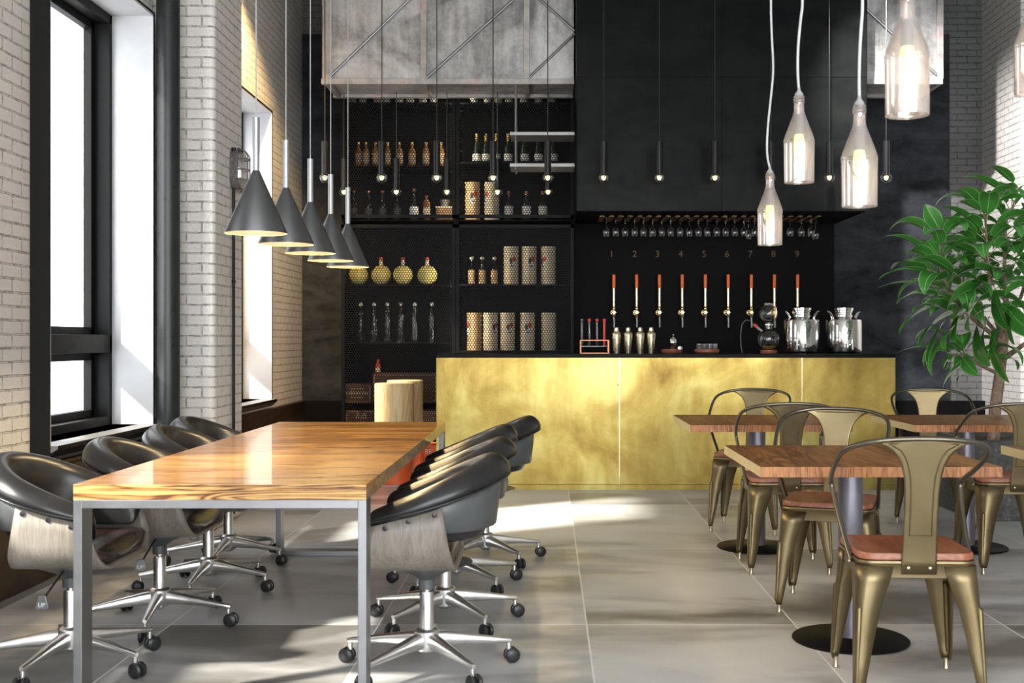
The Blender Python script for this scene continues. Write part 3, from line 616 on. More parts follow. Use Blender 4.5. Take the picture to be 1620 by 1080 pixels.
tray(1118, 'round red-brown wooden tray carrying small clear glasses', 0.105)
t = thing('sugar_shaker', 'small domed steel shaker standing on the left wooden tray', 'shaker', (X(1065, 9.85), 9.85, CT+0.031))
MB().lathe([(0.024, 0), (0.027, 0.004), (0.026, 0.055), (0.030, 0.06), (0.028, 0.085), (0.020, 0.10), (0.006, 0.11), (0.004, 0.115), (0.007, 0.12), (0.006, 0.128), (0, 0.131)], 28).build('shaker_body', 'chrome', t)
t = thing('jigger', 'tiny steel measuring cup on the left wooden tray', 'cup', (X(1075.5, 9.83), 9.83, CT+0.031))
MB().lathe([(0.021, 0), (0.023, 0.002), (0.022, 0.028), (0.020, 0.028), (0.020, 0.004), (0, 0.004)], 24).build('cup_body', 'chrome', t)
def shot(px, D, i):
    t = thing('tumbler', ['small clear tumbler, leftmost on the right wooden tray', 'small clear tumbler, second from left on the right wooden tray', 'small clear tumbler, third from left on the right wooden tray', 'small clear tumbler, rightmost on the right wooden tray'][i], 'glass', (X(px, D), D, CT+0.031), 0, 'tumblers on the wooden tray')
    MB().lathe([(0.019, 0), (0.021, 0.003), (0.024, 0.052), (0.022, 0.052), (0.019, 0.01), (0, 0.009)], 24).build('tumbler_body', 'glass', t)
for i, (px, D) in enumerate(((1106, 9.84), (1114, 9.90), (1122.5, 9.84), (1131, 9.88))): shot(px, D, i)
# syphon coffee maker
t = counter_root('syphon_coffee_maker', 'glass syphon coffee maker with two stacked globes on the bar', 'coffee maker', 1216, 9.8)
MB().lathe([(0.068, 0), (0.070, 0.004), (0.070, 0.030), (0.060, 0.034), (0, 0.034)], 36).build('base', 'tray_wood', t)
def globe(r, cz, a0, a1, n=14): return [(r*math.sin(a), cz-r*math.cos(a)) for a in [a0+(a1-a0)*i/n for i in range(n+1)]]
MB().lathe(globe(0.092, 0.122, 0.35, PI-0.32), 36).build('lower_globe', 'glass', t)
MB().lathe(globe(0.088, 0.122, 0.2, 0.85), 32, cap1=True).build('coffee', 'coffee', t)
MB().lathe([(0.03, 0.205), (0.028, 0.26), (0.032, 0.265), (0.030, 0.27)], 28).build('neck', 'glass', t)
MB().lathe([(0.036, 0.232), (0.038, 0.236), (0.038, 0.246), (0.036, 0.25)], 28).build('clamp_ring', 'chrome', t)
MB().lathe(globe(0.078, 0.335, 0.40, PI-0.42), 36, cap1=False).build('upper_globe', 'glass', t)
MB().lathe([(0.032, 0.404), (0.036, 0.41), (0.036, 0.42), (0.030, 0.424), (0, 0.424)], 28).build('lid', 'wall_lamp_glass', t)
b = MB(); b.tube([(-0.055, 0, 0.19), (-0.09, 0, 0.215), (-0.105, 0, 0.23)], 0.012, 12); b.build('side_neck', 'wall_lamp_glass', t)
MB().tube([(-0.10, 0, 0.226), (-0.125, 0, 0.245)], [0.015, 0.013], 12).build('grip', 'red_cap', t)
MB().tube([(-0.125, 0, 0.245), (-0.15, 0, 0.275), (-0.19, 0, 0.283), (-0.222, 0, 0.25), (-0.235, 0, 0.16), (-0.232, 0, 0.06), (-0.22, 0, 0.0045)], 0.003, 8).build('cable', 'steel_dark', t)
MB().tube([(0.015, -0.07, 0.40), (0.045, -0.085, 0.385), (0.05, -0.085, 0.34), (0.04, -0.08, 0.30)], 0.004, 8).build('brass_clip', 'brass', t)
# steel kegs
def make_keg():
    t = counter_root('steel_keg', '', 'keg', 1268.5, 9.87)
    r = 0.149
    b = MB(); b.lathe([(r-0.02, 0), (r-0.004, 0.010), (r, 0.022), (r, 0.27), (r-0.006, 0.285), (r-0.03, 0.297), (0.078, 0.306), (0.072, 0.31)], 56); b.build('keg_body', 'chrome', t)
    MB().lathe([(0.071, 0.31), (0.071, 0.325), (0.066, 0.33), (0.066, 0.342), (0.073, 0.348), (0.073, 0.362)], 40).build('neck', 'chrome', t)
    MB().lathe([(0.074, 0.362), (0.080, 0.366), (0.080, 0.384), (0.074, 0.388), (0.05, 0.389), (0.045, 0.385), (0, 0.385)], 40).build('lid', 'chrome', t)
    for s in (-1, 1):
        MB().tube([(s*0.098, -0.018, 0.298), (s*0.118, -0.018, 0.335), (s*0.132, -0.016, 0.352), (s*0.142, 0, 0.356), (s*0.132, 0.016, 0.352), (s*0.118, 0.018, 0.335), (s*0.098, 0.018, 0.298)], 0.006, 8).build('handle', 'chrome', t)
    b = MB(); b.tube([(0, -r+0.01, 0.07), (0, -r-0.035, 0.07)], 0.011, 12); b.tube([(0, -r-0.03, 0.082), (0, -r-0.032, 0.035)], [0.013, 0.009], 12)
    b.tube([(0, -r-0.03, 0.08), (0, -r-0.03, 0.10), (0.0, -r-0.03, 0.12), (-0.02, -r-0.035, 0.122)], 0.004, 8); b.build('spigot', 'chrome', t)
    return t
kg = make_keg(); kg.rotation_euler.z = R(-25); tag(kg, 'shiny steel keg next to the glass coffee maker on the bar', None, 'steel kegs on the bar')
k2 = copy_tree(kg); k2.location.x = X(1335, 9.87); k2.rotation_euler.z = R(8); tag(k2, 'shiny steel keg at the right end of the bar, nearest the plant', None, 'steel kegs on the bar')

# ================================================================== mesh-fronted shelving
SD = 11.2; SB = 11.88
def honeycomb(w_, z0, z1, p=0.0245, hole=0.0098, depth=0.003):
    b = MB(); Rr = p/math.sqrt(3); rs = p*math.sqrt(3)/2
    nr = int((z1-z0)/rs); nc = int(w_/p)
    V = []; Fc = []
    a6 = [PI/6+PI/3*i for i in range(6)]
    oo = [(Rr*math.cos(a), Rr*math.sin(a)) for a in a6]; ii = [(hole*1.08*math.cos(a), hole*1.08*math.sin(a)) for a in a6]
    for r_ in range(nr+1):
        zc = z0+r_*rs
        for c_ in range(nc+1):
            xc = -w_/2+(c_+(0.5 if r_ % 2 else 0))*p
            if xc > w_/2: continue
            n = len(V)
            V += [(xc+x, 0, zc+z) for x, z in oo] + [(xc+x, 0, zc+z) for x, z in ii] + [(xc+x, depth, zc+z) for x, z in ii]
            for q in range(6):
                q2 = (q+1) % 6
                Fc += [(n+q, n+q2, n+6+q2, n+6+q), (n+6+q, n+6+q2, n+12+q2, n+12+q)]
    b.v = V; b.quad_faces(Fc); return b
def cabinet(x0, x1, label, shelves, z_split, side):
    cx = (x0+x1)/2; w2 = (x1-x0)/2; top = 3.95
    t = thing('mesh_cabinet', label, 'cabinet', (cx, SD, 0)); dd = SB-SD
    b = MB(); b.box(-w2, w2, dd-0.01, dd, 0, top); b.box(-w2, -w2+0.02, 0.03, dd, 0, top); b.box(w2-0.02, w2, 0.03, dd, 0, top); b.box(-w2, w2, 0.03, dd, top-0.02, top); b.box(-w2, w2, 0.03, dd, 0, 0.06)
    b.build('cabinet_body', 'black_matte', t, smooth=False)
    for (z0, z1) in ((0.05, z_split-0.03), (z_split+0.03, top)):
        if z1-z0 < 0.3: continue
        b = MB(); fw = 0.035
        b.box(-w2, -w2+fw, -0.012, 0.022, z0, z1); b.box(w2-fw, w2, -0.012, 0.022, z0, z1); b.box(-w2, w2, -0.012, 0.022, z0, z0+fw); b.box(-w2, w2, -0.012, 0.022, z1-fw, z1)
        fr = b.build('door_frame', 'black_metal', t, smooth=False, bevel=0.003)
        mm = honeycomb(2*w2-0.06, z0+0.02, z1-0.02).build('wire_mesh', 'black_metal', fr, smooth=False, fix=False)
    for (z0, z1) in ((1.0, z_split-0.07), (z_split+0.07, top-0.1)): MB().box(side*(w2-0.026)-0.004, side*(w2-0.026)+0.004, 0.035, 0.045, z0, z1).build('led_strip', 'led_strip', t, smooth=False)
    for i, z in enumerate(shelves): MB().box(-w2+0.02, w2-0.02, 0.165, dd-0.01, z-0.012, z).build('shelf', 'black_metal', t, smooth=False)
    return t
f161 = 11.45
zL = [Z(165, f161), Z(263.5, f161), Z(347, f161)-0.01, Z(451, f161), Z(542, f161), Z(592, f161), Z(636, f161), Z(669, f161)]
zR = [Z(165, f161), Z(258, f161), Z(347, f161)-0.01, Z(450.5, f161), Z(554.5, f161)]
ZS = Z(350, SD)
cabinet(X(540, SD), X(721, SD), 'tall black shelving with hexagonal mesh doors, left of the pair', zL[:5]+zL[6:], ZS, 1)
cabinet(X(721, SD)+0.002, X(910, SD)-0.012, 'tall black shelving with hexagonal mesh doors, right of the pair', zR, ZS, -1)

# bottle kinds: (profile, glass/body material, label band (z0,z1,mat), cap (z0,z1,r,mat))
def bottle_proto(name, cat, prof, mat, band=None, cap=None, extra=None):
    t = thing(name, '', cat)
    MB().lathe(prof, 20).build('bottle_body', mat, t)
    if band:
        z0, z1, rr, m_ = band; MB().lathe([(rr, z0), (rr, z1)], 20, cap0=False, cap1=False).build('paper_label', m_, t)
    if cap:
        z0, z1, rr, m_ = cap; MB().lathe([(rr, z0), (rr, z1-0.002), (rr*0.8, z1), (0, z1)], 14).build('bottle_cap', m_, t)
    if extra: extra(t)
    return t
def place(proto, items, label, group, D=f161):
    """items: (px, z, D); the last word of every label says which one"""
    for i, it in enumerate(items):
        px, z = it[0], it[1]; d = it[2] if len(it) > 2 else D
        o = proto if not proto.get('_used') else copy_tree(proto); proto['_used'] = 1
        if '_used' in o.keys() and o is not proto: del o['_used']
        o.location = (X(px, d), d, z+0.0005); o.rotation_euler.z = it[3] if len(it) > 3 else 0
        tag(o, label % ordn(i, len(items)), None, group)
PROTOS = []
def bp(*a, **k_): p = bottle_proto(*a, **k_); PROTOS.append(p); return p
spirit = bp('spirit_bottle', 'bottle', [(0.030, 0), (0.034, 0.006), (0.034, 0.145), (0.030, 0.165), (0.014, 0.185), (0.013, 0.215)], 'amber', (0.03, 0.13, 0.0345, 'rose'), (0.212, 0.238, 0.015, 'gold_foil'))
place(spirit, [(px, zL[1]) for px in (567, 579, 594, 613, 632, 652, 674, 698)], 'amber spirit bottle, %s on its shelf, upper left mesh door', 'amber spirit bottles, left cabinet')
champ = bp('champagne_bottle', 'bottle', [(0.036, 0), (0.040, 0.008), (0.040, 0.12), (0.034, 0.155), (0.017, 0.20), (0.014, 0.275)], 'dark_green_glass', (0.02, 0.085, 0.0408, 'white_label'), (0.20, 0.285, 0.0165, 'gold_foil'))
place(champ, [(px, zR[1]) for px in (754, 769, 785, 804, 830, 852, 876)], 'champagne bottle with white label, %s, upper right mesh door', 'champagne bottles, right cabinet')
topb = bp('labelled_bottle', 'bottle', [(0.034, 0), (0.038, 0.006), (0.038, 0.17), (0.030, 0.20), (0.014, 0.23), (0.013, 0.29)], 'dark_green_glass', (0.01, 0.13, 0.0385, 'white_label'), (0.285, 0.30, 0.014, 'gold_foil'))
place(topb, [(px, zL[0]) for px in (558, 574, 597, 611, 632, 649, 669, 686)], 'white labelled bottle, %s on the top shelf, left cabinet', 'top shelf bottles, left cabinet')
place(topb, [(px, zR[0]) for px in (750, 771, 788, 805, 829, 852, 873)], 'white labelled bottle, %s on the top shelf, right cabinet', 'top shelf bottles, right cabinet')
vodka = bp('clear_bottle', 'bottle', [(0.034, 0), (0.036, 0.006), (0.036, 0.15), (0.030, 0.175), (0.014, 0.19), (0.013, 0.27)], 'glass', (0.02, 0.12, 0.0368, 'dark_print'), (0.27, 0.292, 0.016, 'copper'))
place(vodka, [(px, zL[2]) for px in (560, 583, 605, 628)], 'dark labelled glass bottle, %s on the middle shelf, left cabinet', 'glass bottles, middle shelf of left cabinet')
rum = bp('rum_bottle', 'bottle', [(0.040, 0), (0.043, 0.006), (0.043, 0.15), (0.036, 0.175), (0.016, 0.20), (0.015, 0.26)], 'glass', (0.02, 0.14, 0.0438, 'white_label'), (0.255, 0.285, 0.018, 'copper'))
place(rum, [(px, zR[2]) for px in (805, 833, 859)], 'clear bottle with white label, %s of three, right cabinet', 'clear bottles, right cabinet')
rum2 = bp('rum_bottle', 'bottle', [(0.040, 0), (0.043, 0.006), (0.043, 0.15), (0.036, 0.175), (0.016, 0.20), (0.015, 0.29)], 'glass', (0.02, 0.13, 0.0438, 'white_label'), (0.285, 0.315, 0.018, 'copper'))
place(rum2, [(655, zL[2])], 'clear bottle with white label left of the amber flask, %s of its shelf', 'clear bottles, left cabinet'); rum2['label'] = 'clear bottle with white label beside the amber bottle, left mesh cabinet'
amb2 = bp('amber_bottle', 'bottle', [(0.030, 0), (0.034, 0.006), (0.034, 0.16), (0.028, 0.19), (0.012, 0.205), (0.012, 0.225)], 'amber', (0.03, 0.12, 0.0345, 'cream'), (0.225, 0.24, 0.014, 'red_cap'))
place(amb2, [(675, zL[2])], 'amber bottle standing left of the gold tin, middle shelf, left mesh cabinet %s', None); amb2['label'] = 'amber bottle standing left of the gold tin, left mesh cabinet'
t = thing('gold_tin', 'wide gold tin with cream lid on the middle shelf, left mesh cabinet', 'tin', (X(704, f161), f161, zL[2]+0.0005))
b = MB(); b.box(-0.085, 0.085, -0.06, 0.06, 0, 0.12); b.build('tin_body', 'amber', t, bevel=0.01); b = MB(); b.box(-0.087, 0.087, -0.062, 0.062, 0.12, 0.132); b.build('lid', 'cream', t, bevel=0.004)
MB().lathe([(0.04, 0.132), (0.05, 0.20), (0.045, 0.205), (0, 0.205)], 20).build('knob', 'grey_cast', t)
# round flasks
def flask_x(t): 
    MB().lathe([(0.018, 0.245), (0.020, 0.25), (0.018, 0.275), (0, 0.278)], 14).build('bottle_cap', 'red_cap', t)
flask = bp('round_flask', 'bottle', globe(0.098, 0.098, 0.35, PI-0.2, 18)+[(0.017, 0.205), (0.016, 0.245)], 'flask_yellow', (0.195, 0.235, 0.0185, 'white_label'), None, flask_x)
place(flask, [(px, zL[3]) for px in (567, 603, 637.5, 676)], 'round yellow flask with red stopper, %s of the four flasks', 'round yellow flasks')
tall = bp('tall_glass_bottle', 'bottle', [(0.034, 0), (0.037, 0.006), (0.037, 0.25), (0.032, 0.29), (0.015, 0.325), (0.014, 0.365)], 'glass', None, (0.36, 0.39, 0.017, 'white_ceramic'))
place(tall, [(px, zL[4]) for px in (571, 592, 613, 634, 656, 683)], 'tall clear bottle with pale stopper, %s of six, left cabinet', 'tall clear bottles, left cabinet')
small = bp('stoppered_bottle', 'bottle', [(0.030, 0), (0.032, 0.005), (0.030, 0.14), (0.026, 0.17), (0.012, 0.20), (0.011, 0.245)], 'glass', (0.01, 0.145, 0.0335, 'tan'), (0.245, 0.275, 0.019, 'cream'))
place(small, [(px, zR[3]) for px in (746, 763, 782)], 'small brown labelled bottle, %s of three beside the canisters', 'small brown bottles, right cabinet')
tiny = bp('small_bottle', 'bottle', [(0.022, 0), (0.024, 0.005), (0.024, 0.07), (0.014, 0.09), (0.012, 0.115)], 'red_cap', (0.01, 0.05, 0.0248, 'cream'), (0.115, 0.13, 0.013, 'red_cap'))
place(tiny, [(598, zL[6]+0.2925, 11.32)], '%s', None); tiny['label'] = 'tiny red bottle with cream label standing on the large brown crate'
# canisters
def canister(h, mat, tilt):
    t = thing('canister', '', 'canister', (0,0,0)); r = 0.070
    MB().lathe([(r, 0), (r+0.002, 0.003), (r+0.002, h-0.012)], 32).build('canister_body', mat, t)
    MB().lathe([(r+0.003, h-0.012), (r+0.003, h-0.002), (r, h), (0, h)], 32).build('lid', mat, t)
    def patch(name, m_, z0, z1, a0, a1, rr=r+0.0035, round_=False):
        b = MB(); rows = []
        for i in range(9):
            s = i/8; zz = z0+(z1-z0)*s; kf = math.sqrt(max(0.02, 1-(2*s-1)**2)) if round_ else 1
            rows.append([(rr*math.sin((a0+a1)/2+(a1-a0)/2*kf*(2*j/8-1)), -rr*math.cos((a0+a1)/2+(a1-a0)/2*kf*(2*j/8-1)), zz) for j in range(9)])
        b.grid(rows); b.build(name, m_, t)
    patch('emblem', 'white_label', h*0.40, h*0.62, -0.42, 0.32, round_=True)
    patch('emblem', 'red_cap', h*0.60, h*0.74, -0.05, 0.5, rr=r+0.0045, round_=True)
    patch('emblem', 'dark_print', h*0.54, h*0.70, -0.42, -0.02, rr=r+0.005, round_=True)
    patch('emblem', 'dark_print', h*0.46, h*0.50, -0.28, 0.15, rr=r+0.005)
    return t
can = canister(0.37, 'cream', 0); canb = canister(0.37, 'tan', 0)
for i, (px, z, p, rz, lb) in enumerate([(808.5, zR[3], can, 0.25, 'cream canister beside the small brown bottles, lower right mesh door'), (837, zR[3], can, 0.35, 'cream canister in the middle of three on its shelf, lower right mesh door'), (867.5, zR[3], can, -0.8, 'cream canister right of the other two on its shelf, lower right mesh door'),
     (750.5, zR[4], canb, -1.0, 'brown canister leftmost on the bottom shelf, right mesh cabinet'), (776, zR[4], can, 0.75, 'cream canister second from left on the bottom shelf, right mesh cabinet'), (803, zR[4], can, 0.35, 'cream canister in the middle of the bottom shelf, right mesh cabinet'),
     (834.5, zR[4], can, 0.1, 'cream canister second from right on the bottom shelf, right mesh cabinet'), (868, zR[4], can, 2.2, 'cream canister rightmost on the bottom shelf, right mesh cabinet'),
     (747.5, zR[2], canb, 0.2, 'brown canister on the middle shelf, left in the right mesh cabinet'), (778, zR[2], can, -0.9, 'cream canister on the middle shelf beside the brown one')]):
    first = p.get('_used') is None; p['_used'] = 1
    o = p if first else copy_tree(p)
    o.location = (X(px, 11.43), 11.43, z+0.0005); o.rotation_euler.z = rz; tag(o, lb, None, 'canisters in the right mesh cabinet')
for o in bpy.data.objects:
    if '_used' in o.keys(): del o['_used']
# stencilled crates low in the left cabinet
def crate(x0, x1, z, h, lb, rows, split=False):
    cx = (x0+x1)/2; t = thing('wooden_crate', lb, 'crate', (cx, 11.42, z+0.0005), 0, 'dark wooden crates in the left cabinet'); w2 = (x1-x0)/2
    b = MB(); b.box(-w2, w2, -0.15, 0.15, 0, h); b.build('crate_body', 'crate_wood', t, smooth=False, bevel=0.006)
    b = MB(); q = 0.014
    for (a, c_) in (((-w2+q, w2-q),) if not split else ((-w2+q, -0.01), (0.01, w2-q))):
        b.box(a, c_, -0.152, -0.15, q, q+0.006); b.box(a, c_, -0.152, -0.15, h-q-0.006, h-q); b.box(a, a+0.006, -0.152, -0.15, q, h-q); b.box(c_-0.006, c_, -0.152, -0.15, q, h-q)
    rnd = random.Random(int(x0*100))
    for (zz, hh, ww) in rows:
        xx = -w2*ww
        while xx < w2*ww-0.01:
            a = rnd.uniform(0.008, 0.02); b.box(xx, xx+a, -0.152, -0.15, h*zz, h*zz+hh*rnd.uniform(0.7, 1)); xx += a+0.007
    b.build('stencil_mark', 'stencil', t, smooth=False)
crate(X(547, 11.4), X(591, 11.4), zL[6], 0.185, 'dark wooden crate with pale stencilled frame, above the lowest crates', [(0.44, 0.035, 0.85), (0.28, 0.012, 0.5), (0.72, 0.012, 0.45)])
crate(X(549, 11.4), X(603, 11.4), zL[7], 0.14, 'dark wooden crate at the bottom left, showing over the long table', [(0.4, 0.035, 0.35), (0.62, 0.03, 0.3)], True)
crate(X(592.5, 11.4), X(694, 11.4), zL[6], 0.29, 'large plain reddish brown crate behind the log stools', [])
crate(X(669, 11.4), X(700, 11.4), zL[7], 0.14, 'reddish wooden crate between the log stools and the brass bar', [(0.2, 0.06, 0.8), (0.62, 0.04, 0.8)])

# ================================================================== long table
def frame_loop(t, y0, y1, w2, ztop, bw=0.028):
    b = MB(); b.box(-w2, -w2+bw, y0, y1, 0, ztop); l = b.build('leg', 'steel', t, smooth=False, bevel=0.0015)
    b = MB(); b.box(w2-bw, w2, y0, y1, 0, ztop); b.build('leg', 'steel', t, smooth=False, bevel=0.0015)
    MB().box(-w2+bw, w2-bw, y0, y1, ztop-bw, ztop).build('top_rail', 'steel', t, smooth=False, bevel=0.0015)
    MB().box(-w2+bw, w2-bw, y0, y1, 0, bw).build('bottom_rail', 'steel', t, smooth=False, bevel=0.0015)
TX = -1.061; TW = 0.474; TY0, TY1 = 3.78, 6.68
t = thing('long_table', 'long oak topped table with flat steel frame legs, lined by tub chairs', 'table', (TX, (TY0+TY1)/2, 0)); hl = (TY1-TY0)/2
tp = MB().box(-TW, TW, -hl, hl, 0.70, 0.75).build('tabletop', ['oak_table', 'oak_edge'], t, smooth=False, bevel=0.0015)
for p in tp.data.polygons: p.material_index = 1 if abs(p.normal.y) > 0.5 else 0
frame_loop(t, -hl, -hl+0.088, TW, 0.70); frame_loop(t, hl-0.088, hl, TW, 0.70)

# ================================================================== swivel tub chairs (forward = +y)
def u_section(r, zb, zt, n=9, bend=0.17, sq=1.0):
    """left top -> bottom -> right top, in x,z"""
    pts = [(-r, zt), (-r, zt-(zt-zb-bend)*0.5)]
    for i in range(n+1):
        a = i/n*PI/2; pts.append((-r+bend*1.15*(1-math.cos(a)) , zb+bend*(1-math.sin(a))))
    pts.append((-0.03, zb))
    pts2 = [(-x, z) for x, z in reversed(pts)]
    return pts + pts2
def make_tub():
    t = thing('tub_chair', '', 'swivel chair')
    # plywood shell
    sec = u_section(0.272, 0.405, 0.60, 7, 0.095)
    def yr(z):
        s = (z-0.405)/0.2; return -0.125+0.045*s, 0.215-0.05*s
    rows = []
    K = 10
    for i in range(K+1):
        f = i/K; row = []
        for j, (x, z) in enumerate(sec):
            y0, y1 = yr(z); y = y0+(y1-y0)*f
            top = j in (0, len(sec)-1)
            zz = z + (0.032-0.062*f if top else (0.5*(0.032-0.062*f) if j in (1, len(sec)-2) else 0))
            row.append((x, y, zz))
        rows.append(row)
    sh = MB(); sh.grid(rows); sh.build('plywood_shell', 'plywood', t, solid=0.012, autosmooth=60)
    shell = [c for c in COL.objects if c.parent is t][-1]
    for sgn in (-1, 1):
        for y, z in ((-0.055, 0.612), (0.035, 0.590), (0.115, 0.566)):
            b = MB(); b.lathe([(0.0095, 0), (0.0095, 0.004), (0.004, 0.0055), (0, 0.0055)], 14)
            b.xf(Matrix.Translation((sgn*0.278, y, z)) @ Matrix.Rotation(sgn*PI/2, 4, 'Y')); b.build('bolt', 'rubber', shell)
    # upholstered back and arms
    path = []
    path += [(0.243, 0.185), (0.246, 0.13), (0.249, 0.06), (0.25, -0.01)]
    for i in range(1, 12):
        a = i/12*PI; path.append((0.25*math.cos(a), -0.01-0.235*math.sin(a)))
    path += [(-x, y) for x, y in reversed(path[:4])]
    n = len(path); rows = []; pipe = []
    for i, (x, y) in enumerate(path):
        p0 = Vector(path[max(0, i-1)]); p1 = Vector(path[min(n-1, i+1)]); tg = (p1-p0).normalized(); nm = Vector((tg.y, -tg.x))
        if nm.dot(Vector((x, y+0.01))) < 0: nm = -nm
        s = (0.185-y)/0.43            # 0 front .. 1 rear
        zt = 0.616+0.186*(s**1.05)
        e = min(1.0, min(i, n-1-i)/2.0); wd = (0.75+0.35*s)*(0.70+0.30*e)
        hh = 0.036+0.12*s-0.076*s*s
        zb = 0.555-0.01*s
        zi = 0.475
        P = [(-0.060*(1-0.3*s), zi), (-0.055, zi+(zt-zi)*0.4), (-0.047, zt-0.045), (-0.030, zt-0.010), (0.0, zt+0.004), (0.036*wd, zt-0.008), (0.060*wd, zt-0.016-hh*0.3), (0.064*wd, zt-hh*0.78), (0.054*wd, zt-hh), (0.026, zt-hh-0.006), (0.016, zt-hh-0.03 if zt-hh-0.03 > zb+0.01 else zb+0.01), (0.008-0.02*s, zb), (-0.02, zb-0.01)]
        if s < 0.2: P[10] = (0.014, zt-hh-0.012); P[11] = (0.004, zt-hh-0.018); P[12] = (-0.02, zt-hh-0.02)
        rows.append([(x+nm.x*a, y+nm.y*a, z) for a, z in P])
        pipe.append((x+nm.x*(0.054*wd+0.006), y+nm.y*(0.054*wd+0.006), zt-hh+0.006))
    b = MB(); b.grid(rows, closed_u=True, cap0=True, cap1=True)
    bk = b.build('backrest', 'leather', t, sub=2, autosmooth=180)
    b = MB(); b.tube(pipe, 0.0045, 8); b.build('piping', 'leather', bk, sub=1, autosmooth=180)
    # outer plastic shell under the rim at the rear
    rows = []
    for i in range(2, n-2):
        x, y = path[i]; p0 = Vector(path[i-1]); p1 = Vector(path[i+1]); tg = (p1-p0).normalized(); nm = Vector((tg.y, -tg.x))
        if nm.dot(Vector((x, y+0.01))) < 0: nm = -nm
        s = (0.185-y)/0.43; zt = 0.616+0.186*(s**1.05)-(0.036+0.12*s-0.076*s*s)+0.012
        rows.append([(x+nm.x*0.028, y+nm.y*0.028, zt), (x+nm.x*0.021, y+nm.y*0.021, (zt+0.55)/2), (x+nm.x*0.010, y+nm.y*0.010, 0.545), (x-nm.x*0.02, y-nm.y*0.02, 0.537)])
    b = MB(); b.grid(rows); b.build('back_shell', 'shell_plastic', t, solid=0.006, autosmooth=180)
    # seat cushion, half-moon in section
    rows = []
    for i, y in enumerate((-0.112, -0.105, -0.06, 0.02, 0.12, 0.185, 0.20)):
        f = (0.80, 0.93, 0.97, 0.97, 0.97, 0.93, 0.86)[i]
        lo = [(x*f, 0.4135+(z-0.405)*0.9) for x, z in u_section(0.254, 0.405, 0.482, 6, 0.07)[1:-1]]
        zc = max(z for _, z in lo)
        row = [(x, y, z if f > 0.9 else 0.44+(z-0.44)*0.8) for x, z in lo]
        xs = lo[-1][0]
        for j in range(1, 8):
            x = xs-(2*xs)*j/8; row.append((x, y, zc+0.016*math.sin(PI*j/8)*f-(0.012 if f < 0.9 else 0)))
        rows.append(row)
    b = MB(); b.grid(rows, closed_u=True, cap0=True, cap1=True); b.build('seat_cushion', 'leather_in', t, autosmooth=60)
    # mechanism, column, hub
    MB().lathe([(0.030, 0.30), (0.030, 0.335), (0.055, 0.355), (0.13, 0.385), (0.17, 0.398), (0, 0.40)], 32).build('seat_plate', 'shell_plastic', t)
    MB().lathe([(0.014, 0.28), (0.014, 0.31)], 16).build('gas_strut', 'chrome', t)
    MB().lathe([(0.026, 0.12), (0.026, 0.282), (0.023, 0.29), (0.010, 0.292)], 28).build('column', 'aluminium', t)
    MB().lathe([(0.022, 0.062), (0.040, 0.075), (0.046, 0.12), (0.046, 0.145), (0.040, 0.152), (0.032, 0.155), (0.0, 0.155)], 32).build('hub', 'aluminium', t)
    # five feet
    def leg(i):
        rows = []
        for r, hw, z0, z1 in ((0.03, 0.022, 0.080, 0.142), (0.07, 0.021, 0.084, 0.138), (0.16, 0.017, 0.083, 0.122), (0.26, 0.0125, 0.078, 0.103), (0.318, 0.0105, 0.074, 0.093), (0.325, 0.008, 0.076, 0.091)):
            zc = (z0+z1)/2; hz_ = (z1-z0)/2
            rows.append([(r, hw*math.copysign(abs(math.cos(a))**0.6, math.cos(a)), zc+hz_*math.copysign(abs(math.sin(a))**0.6, math.sin(a))) for a in [2*PI*j/14 for j in range(14)]])
        b = MB(); b.grid(rows, closed_u=True, cap0=True, cap1=True); b.tube([(0.315, 0, 0.085), (0.315, 0, 0.050)], 0.0095, 12)
        l = b.build('base_leg', 'aluminium', t)
        b = MB()
        for s in (-1, 1):
            b.lathe([(0.0, 0), (0.017, 0.0), (0.026, 0.004), (0.0285, 0.010), (0.0285, 0.014), (0.024, 0.019), (0.012, 0.0215), (0, 0.022)], 24, (0, 0, 0))
            st = len(b.v)-24*8
            b.v[st:] = [(0.327+p[0], s*(p[2]+0.003), 0.0287+p[1]) for p in b.v[st:]]
        b.tube([(0.315, 0, 0.052), (0.320, 0, 0.040)], 0.008, 8)
        b.build('caster', 'rubber', l); return l
    for i in range(5): l = leg(i); l.rotation_euler = (0, 0, 2*PI*i/5); l['_star'] = i
    # height lever with its embossed word
    lv = MB().tube([(0.10, 0.02, 0.385), (0.17, 0.02, 0.36), (0.285, 0.02, 0.315)], 0.004, 8).build('lever', 'rubber', t)
    b = MB(); b.prism([(-0.013, 0.028), (0.013, 0.028), (0.024, -0.012), (0.018, -0.020), (-0.018, -0.020), (-0.024, -0.012)], 'x', -0.004, 0.004)
    pd = b.build('paddle', 'steel', lv, bevel=0.002, loc=(0.293, 0.02, 0.302))
    text_part('embossed_word', 'UP', 0.021, 'white_ceramic', lv, (0.2975, 0.02, 0.298), (PI/2, 0, PI/2), 0.0008)
    return t
tub = make_tub()
def place_tub(x, y, rz, star, label, first=[True]):
    o = tub if first[0] else copy_tree(tub); first[0] = False
    o.location = (x, y, 0); o.rotation_euler = (0, 0, rz)
    for c in o.children:
        if c.name.startswith('base_leg'): c.rotation_euler.z = R(star)-rz+2*PI*c['_star']/5
    tag(o, label, None, 'black leather tub chairs at the long table')
nm = ['nearest the camera', 'second from the near end', 'third from the near end', 'at the far end']
for (x, y, st, dr), n_ in zip(((-1.775, 4.35, -25, 0), (-1.67, 5.03, -10, 0), (-1.67, 5.75, -17, 0), (-1.755, 6.42, -17, 0)), nm):
    place_tub(x, y, R(-90-dr), st, 'leather tub chair on the window side of the long table, %s' % n_)
